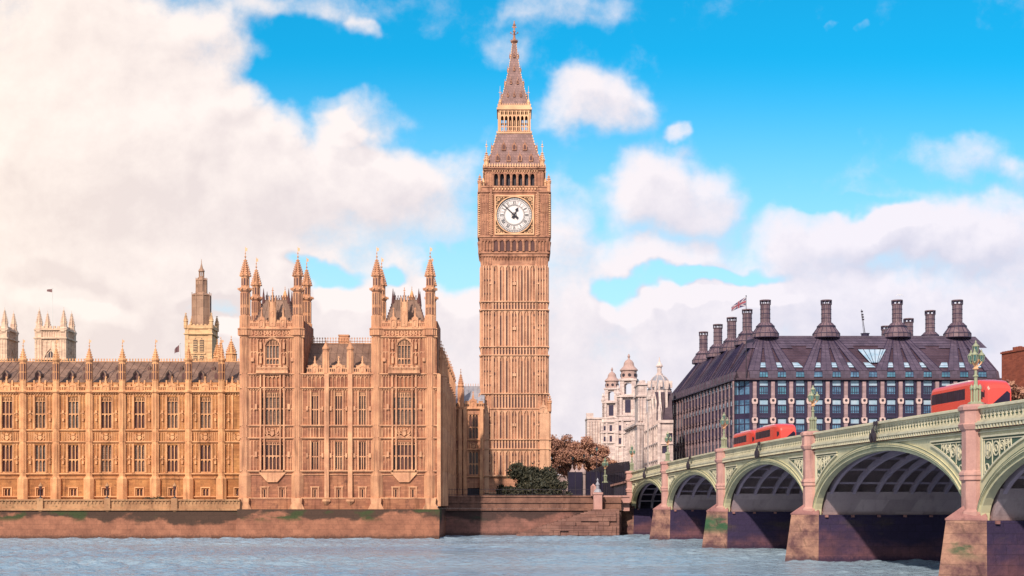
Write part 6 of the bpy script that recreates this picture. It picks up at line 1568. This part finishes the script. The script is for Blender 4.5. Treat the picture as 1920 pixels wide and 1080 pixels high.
f = MB(); f.lathe(dx_, dy_, [(Rr*1.08, 5.6), (Rr*1.08, zb_-3), (Rr*1.2, zb_-2.8), (Rr*1.1, zb_-.5)], 16); f.build('dome_drum', M_LIME, gb)
f = MB(); zz = zb_+Rr*1.25; f.lathe(dx_, dy_, [(.9, zz-.2), (.9, zz+.3), (.6, zz+.4), (.6, zz+2.0), (.95, zz+2.1), (.8, zz+2.5), (.3, zz+3.2), (.05, zz+4.6)], 8)
for k in range(8): a = k*pi/4+pi/8; [f.bar((dx_+Rr*1.01*cos(q0*pi/14)*cos(a), dy_+Rr*1.01*cos(q0*pi/14)*sin(a), zb_+Rr*1.28*sin(q0*pi/14)), (dx_+Rr*1.01*cos((q0+1)*pi/14)*cos(a), dy_+Rr*1.01*cos((q0+1)*pi/14)*sin(a), zb_+Rr*1.28*sin((q0+1)*pi/14)), .12) for q0 in range(6)]
for k in range(-2, 3): a = -pi/2+k*.62; f.cbox(dx_+Rr*1.0*cos(a), dy_+Rr*1.0*sin(a), zb_+.2, .9, .9, 1.7)
f.build('dome_lantern', M_LIME, dm)

# red brick block at the right edge
rbk = thing('brick_building', 'red brick block with ragged roofline at the right edge behind the bridge', 'building', (100, 272, 5.6))
(o_, a_, L_) = plane(1878, 274, 1925, 266); f = MB((*o_, 0), a_); L_ = 34; zt0 = Z(664, 274)
f.wall(0, L_, 5.6, zt0, [], 0, .4); f.box(0, .4, .02, 14, 5.6, zt0-.02); f.box(.4, L_, 13.5, 14, 5.6, zt0); f.build('brick_wall', M_BRICK, rbk)
f = MB((*o_, 0), a_); f.box(-.2, L_, -.2, .6, zt0, zt0+.35)
k = .3
while k < L_: f.box(k, k+.5, -.15, .5, zt0+.35, zt0+.35+.25*((int(k*3) % 3))+.1); k += .9
f.build('coping', M_BRICK, rbk)

lb_ = thing('low_stone_building', 'low pale stone range with a balustrade seen behind the gate and autumn trees', 'building', (X(1075, 410), 410, 5.6))
f = MB(); f.box(X(1022, 410), X(1135, 410), 410, 420, 5.6, Z(893, 410)); f.box(X(1021, 410), X(1136, 410), 409.6, 420.4, Z(893, 410), Z(891, 410)); f.box(X(1021, 410), X(1136, 410), 409.8, 410.2, Z(914, 410), Z(912, 410)); k = X(1022, 410)
while k < X(1134, 410): f.cbox(k, 410, Z(891, 410), .3, .3, .9); f.cbox(k, 409.9, 5.6, .5, .4, Z(893, 410)-5.6) if int(k*10) % 3 == 0 else None; k += .7
f.box(X(1021, 410), X(1136, 410), 409.8, 410.2, Z(891, 410)+.9, Z(891, 410)+1.1); f.build('wall', M_GATE, lb_)
# ------------------------------------------------------------------ trees
def leaves(mb, blobs, n, size, rnd, shell=.3):
    tot = sum(b[3]*b[4]*b[5] for b in blobs)
    for (cx, cy, cz, rx, ry, rz) in blobs:
        for _ in range(int(n*rx*ry*rz/tot)):
            a = rnd.uniform(0, 2*pi); c = rnd.uniform(-1, 1); s_ = sqrt(1-c*c); rr = shell+(1-shell)*rnd.random()**.6
            if rnd.random() < .2: rr *= rnd.uniform(1.05, 1.4)
            x, y, z = cx+rx*rr*s_*cos(a), cy+ry*rr*s_*sin(a), cz+rz*rr*c
            w = size*rnd.uniform(.5, 1.2); u = [rnd.gauss(0, 1) for _ in range(3)]; l = sqrt(sum(q_*q_ for q_ in u)); u = [q_/l*w for q_ in u]
            v = [rnd.gauss(0, 1) for _ in range(3)]; d = sum(v[i]*u[i] for i in range(3))/(w*w); v = [v[i]-d*u[i] for i in range(3)]; l = sqrt(sum(q_*q_ for q_ in v)) or 1; v = [q_/l*w*.6 for q_ in v]
            mb.face((x-u[0], y-u[1], z-u[2]), (x+v[0], y+v[1], z+v[2]), (x+u[0], y+u[1], z+u[2]), (x-v[0], y-v[1], z-v[2]))
def tree(name, label, cat, x, y, z0, h, r, m, n=2600, size=.5, seed=1, group=None, trunk=.35, squash=1.):
    rnd = random.Random(seed); t = thing(name, label, cat, (x, y, z0), group); tr_ = MB(); blobs = []; hs_ = h*(.28 if trunk > .2 else .05)
    tr_.bar((x, y, z0-.2), (x+.1, y, z0+h*.45), (trunk, trunk*.55), 8); k = 24
    for i in range(k):
        a = 2*pi*i/k*1.9+rnd.uniform(-.4, .4); rr = r*rnd.uniform(.1, .8); zz = z0+hs_+(h-hs_)*rnd.uniform(.2, .86); br_ = r*rnd.uniform(.18, .36)
        px_, py_ = x+rr*cos(a), y+rr*sin(a)*.9
        tr_.bar((x, y, z0+h*rnd.uniform(.2, .42)), (px_, py_, zz), (trunk*.4, .05), 5); blobs.append((px_, py_, zz, br_, br_, br_*rnd.uniform(.65, .95)*squash))
        for _ in range(5): tr_.bar((px_, py_, zz), (px_+rnd.uniform(-1, 1)*br_, py_+rnd.uniform(-1, 1)*br_, zz+rnd.uniform(-.3, 1)*br_), (.05, .015), 3)
    tr_.build('trunk', M_BARK, t); c = MB(); leaves(c, blobs, n, size, rnd); c.build('crown', m, t); return t
tree('evergreen_shrub', 'broad dark green bushy shrub in front of the clock tower base', 'shrub', X(1000, 250), 250, 5.6, 7.0, 5.3, M_LFG, 15000, .3, 3, trunk=.15, squash=1.3)
tree('evergreen_shrub', 'lower dark shrub spreading right of the broad green shrub by the tower', 'shrub', X(1036, 247), 247, 5.6, 4.4, 3.4, M_LFG, 3500, .28, 8, trunk=.12, squash=1.1)
tree('evergreen_shrub', 'small dark shrub against the tower wall, left of the broad green shrub', 'shrub', X(955, 252), 252, 5.6, 3.6, 2.8, M_LFG, 2500, .28, 9, trunk=.12, squash=1.1)
gt = 'autumn trees between the clock tower and the white ministry'
tree('autumn_tree', 'russet autumn tree tight against the right side of the clock tower', 'tree', X(1040, 384), 384, 5.6, 20.5, 6.8, M_LFB, 13000, .32, 11, gt)
tree('autumn_tree', 'russet autumn tree in the middle of the group right of the clock tower', 'tree', X(1068, 396), 396, 5.6, 18.5, 6.4, M_LFA, 13000, .32, 12, gt)
tree('autumn_tree', 'fullest russet autumn tree, before the low end of the white ministry', 'tree', X(1100, 388), 388, 5.6, 19., 7.2, M_LFA, 15000, .32, 13, gt)
tree('autumn_tree', 'russet autumn tree beside the thin street lamp at the foot of the ministry', 'tree', X(1128, 386), 386, 5.6, 14.5, 5.2, M_LFA, 9000, .32, 14, gt)
tree('autumn_tree', 'brown red tree in front of the brick block at the right edge', 'tree', X(1916, 262), 262, 8., 22., 6.2, M_LFB, 6000, .42, 15)
tree('autumn_tree', 'reddish tree showing between the red bus and the brick block', 'tree', X(1890, 268), 268, 8., 17., 4.2, M_LFB, 4000, .4, 16)
x_ = X(290, 224); sh_ = thing('terrace_hedge', 'small clipped dark hedge on the palace terrace between two parapet lanterns', 'hedge', (x_, 224, 5.6)); c = MB(); leaves(c, [(x_-.8, 224, 6.1, 1.1, .7, .6), (x_+.6, 224, 6.1, 1.1, .7, .65)], 900, .14, random.Random(4), .5); c.build('foliage', M_LFG, sh_); c = MB(); c.bar((x_, 224, 5.6), (x_, 224, 6.2), .1); c.build('stem', M_BARK, sh_)

# ------------------------------------------------------------------ small things along the bank
for px, lb in ((76, 'single lantern on the terrace parapet, leftmost of the three'), (201, 'single lantern on the terrace parapet, middle one of the three'), (327.5, 'single lantern on the terrace parapet, rightmost of the three')):
    x = X(px, 219.4); t = thing('terrace_lamp', lb, 'lamp', (x, 219.4, zt_a := Z(936, 219)+.15), 'lanterns on the terrace parapet'); p = MB(); z0 = zt_a
    p.lathe(x, 219.4, [(.28, z0), (.22, z0+.2), (.08, z0+.3), (.06, z0+1.2), (.14, z0+1.3)], 8); p.build('post', M_IRON, t)
    p = MB(); p.lathe(x, 219.4, [(.14, z0+1.3), (.3, z0+1.95)], 6); l_ = p.build('lantern', M_SLOT, t); p = MB(); p.lathe(x, 219.4, [(.34, z0+1.93), (.3, z0+2.05), (.1, z0+2.35), (.03, z0+2.6)], 6); p.build('lantern_cap', M_TERR, l_)
# iron railing on the lawn edge
def railing(name, label, pts, h, m=M_IRON, pitch=.16, spear=True, cat='railings'):
    t = thing(name, label, cat, (*pts[0][:2], pts[0][2])); r_ = MB(); q_ = MB()
    for a, b_ in zip(pts, pts[1:]):
        L = sqrt(sum((b_[i]-a[i])**2 for i in range(3))); n = max(1, int(L/pitch)); mix_ = lambda k, dz_=0: tuple(a[i]+(b_[i]-a[i])*k/n+(dz_ if i == 2 else 0) for i in range(3))
        r_.bar(mix_(0, .15), mix_(n, .15), .04); r_.bar(mix_(0, h-.25), mix_(n, h-.25), .04)
        for k in range(n+1):
            q_.bar(mix_(k), mix_(k, h), .022 if k % 12 else .06, 3)
    q_.build('bars', m, t); r_.build('rails', m, t); return t
railing('lawn_railing', 'thin dark iron railing along the lawn above the river wall', [(X(823, 239), 239.1, 7.05), (X(1105, 239), 239.1, 7.05)], 1.25, pitch=.45)
railing('dark_railing', 'high dark iron railings on the low pale wall between the pedestal and bridge', [(X(1131, 246), 245.5, Z(930, 246)), (X(1179, 244), 243.8, Z(930, 244))], 4.2, pitch=.3)
railing('approach_railing', 'sloping dark fence rising towards the bridge along the approach road', [(X(1106, 290), 290, Z(900, 290)), (X(1132, 272), 272, Z(889, 272)), (X(1180, 247), 247, Z(884, 247))], 1.9, pitch=.2)
m_hoard = mat('indigo_hoarding', (.02, .015, .04), (.014, .011, .028), bump=.05)
def panelfence(name, label, a, b_, z0, z1a, z1b, cat='fence'):
    t = thing(name, label, cat, (a[0], a[1], z0)); L = sqrt((b_[0]-a[0])**2+(b_[1]-a[1])**2); f = MB((a[0], a[1], 0), atan2(b_[1]-a[1], b_[0]-a[0])); f.ext([(0, z0), (L, z0), (L, z1b), (0, z1a)], 0, .08); f.build('boards', m_hoard, t)
    f = MB((a[0], a[1], 0), atan2(b_[1]-a[1], b_[0]-a[0])); u = 0
    while u <= L: f.box(u-.05, u+.05, -.08, .16, z0, z1a+(z1b-z1a)*u/L+.25); u += 1.4
    f.build('posts', M_IRON, t)
panelfence('boarded_fence', 'dark indigo boarded fence right of the stone gate pillars', (X(1099, 262), 262), (X(1131, 258), 258), 5.6, Z(884, 262), Z(886, 258))
panelfence('boarded_fence', 'dark fence running up beside the approach road to the bridge lamp', (X(1106, 285), 285), (X(1184, 256), 256), 5.6, Z(886, 285), Z(868, 256))
panelfence('boarded_gate', 'dark blue solid gate between the two stone gate pillars', (X(1065, 262), 262), (X(1092, 262), 262), 5.6, Z(885, 262), Z(885, 262), 'gate')
for px, pt, w, lb in ((1061.5, 892, .65, 'slim pale stone post with pitched cap left of the blue gate'), (1073, 871, .95, 'stone gate pillar with pointed cap, left one above the blue gate'), (1081, 872, .9, 'stone gate pillar with rounded cap between its two neighbours'), (1092, 870, 1.1, 'tallest stone gate pillar with pointed finial, right of the gate')):
    Y = 263.; x = X(px, Y); z1 = Z(pt+16, Y); t = thing('gate_pillar', lb, 'gate pillar', (x, Y, 5.6), 'stone gate pillars by the lawn'); p = MB(); p.cbox(x, Y, 5.6, w, w, z1-5.6-.3); p.cbox(x, Y, z1-.3, w*1.35, w*1.35, .3); p.build('shaft', M_GATE, t)
    p = MB(); p.lathe(x, Y, [(w*.95, z1), (w*.8, z1+.3), (w*.3, z1+.8), (w*.12, z1+1.1), (w*.2, z1+1.3), (.02, z1+1.65)], 4 if px != 1081 else 12); p.build('cap', M_GATE, t)
t = thing('stone_pedestal', 'pale carved stone pedestal with finial at the head of the river steps', 'pedestal', (X(1120.5, 237), 237, Z(952, 237)))
x = X(1120.5, 237); p = MB(); p.cbox(x, 237, Z(956, 237), 1.5, 1.4, Z(926, 237)-Z(956, 237)); p.cbox(x, 237, Z(927, 237), 1.8, 1.7, .35); p.cbox(x-.7, 237.9, Z(930, 237), .9, .9, Z(912, 237)-Z(930, 237)); p.lathe(x-.7, 237.9, [(.65, Z(912, 237)), (.05, Z(907, 237))], 4); p.build('plinth', M_GRAN, t)
p = MB(); zz = Z(923, 237); p.lathe(x, 237, [(.75, zz), (.5, zz+.5), (.3, zz+.6), (.26, zz+1.2), (.4, zz+1.3), (.3, zz+1.5), (.1, zz+1.9), (.2, zz+2.1), (.02, zz+2.5)], 8); p.build('finial', M_LEAD, t)
t = thing('low_wall', 'low pale pink stone wall between the pedestal and the first bridge pier', 'wall', (X(1150, 240), 240, 5.6)); p = MB(); p.box(X(1124, 240), X(1180, 240), 239.6, 240.6, Z(958, 240), Z(932, 240)); p.box(X(1124, 240), X(1180, 240), 239.4, 240.8, Z(932, 240)+.01, Z(929, 240)); p.box(X(1124, 240), X(1180, 240), 239.45, 240, Z(943, 240), Z(941, 240)); p.build('wall', M_GRAN, t)
def postlamp(label, px, Y, pt, pb):
    x = X(px, Y); z0, z1 = Z(pb, Y), Z(pt, Y); t = thing('street_lamp', label, 'street lamp', (x, Y, z0), 'slim lamp posts near the gate'); p = MB(); p.lathe(x, Y, [(.2, z0), (.18, z0+.8), (.09, z0+1), (.06, z1-.7)], 8); p.build('post', M_IRON, t); p = MB(); p.lathe(x, Y, [(.12, z1-.75), (.27, z1-.25)], 6); l_ = p.build('lantern', M_LGL, t); p = MB(); p.lathe(x, Y, [(.32, z1-.27), (.12, z1), (.03, z1+.2)], 6); p.build('lantern_cap', M_IRON, l_)
postlamp('tall slim black lamp post rising behind the pedestal against the autumn trees', 1119, 256, 838, 928); postlamp('short lamp post above the blue gate, left of the tall slim one', 1074, 300, 856, 925); postlamp('short lamp post between the gate pillars and the tall slim one', 1095, 310, 852, 925)
# gull gliding over the chimney
gx, gy, gz = X(1687, 280), 280, Z(554, 280); t = MB()
for s_ in (-1, 1):
    P_ = [(0, 0, .05), (s_*.3, 0, .22), (s_*.62, .05, .05), (s_*.85, .1, -.2)]
    for a, b_, r_ in zip(P_, P_[1:], (.07, .055, .035)): t.bar((gx+a[0], gy+a[1], gz+a[2]), (gx+b_[0], gy+b_[1], gz+b_[2]), (r_, r_*.6))
t.lathe(gx, gy, [(.02, gz-.12), (.09, gz-.02), (.07, gz+.08), (.02, gz+.14)], 8); tag(t.build('seagull', M_WHT), 'grey gull gliding just above the middle large chimney', 'bird')
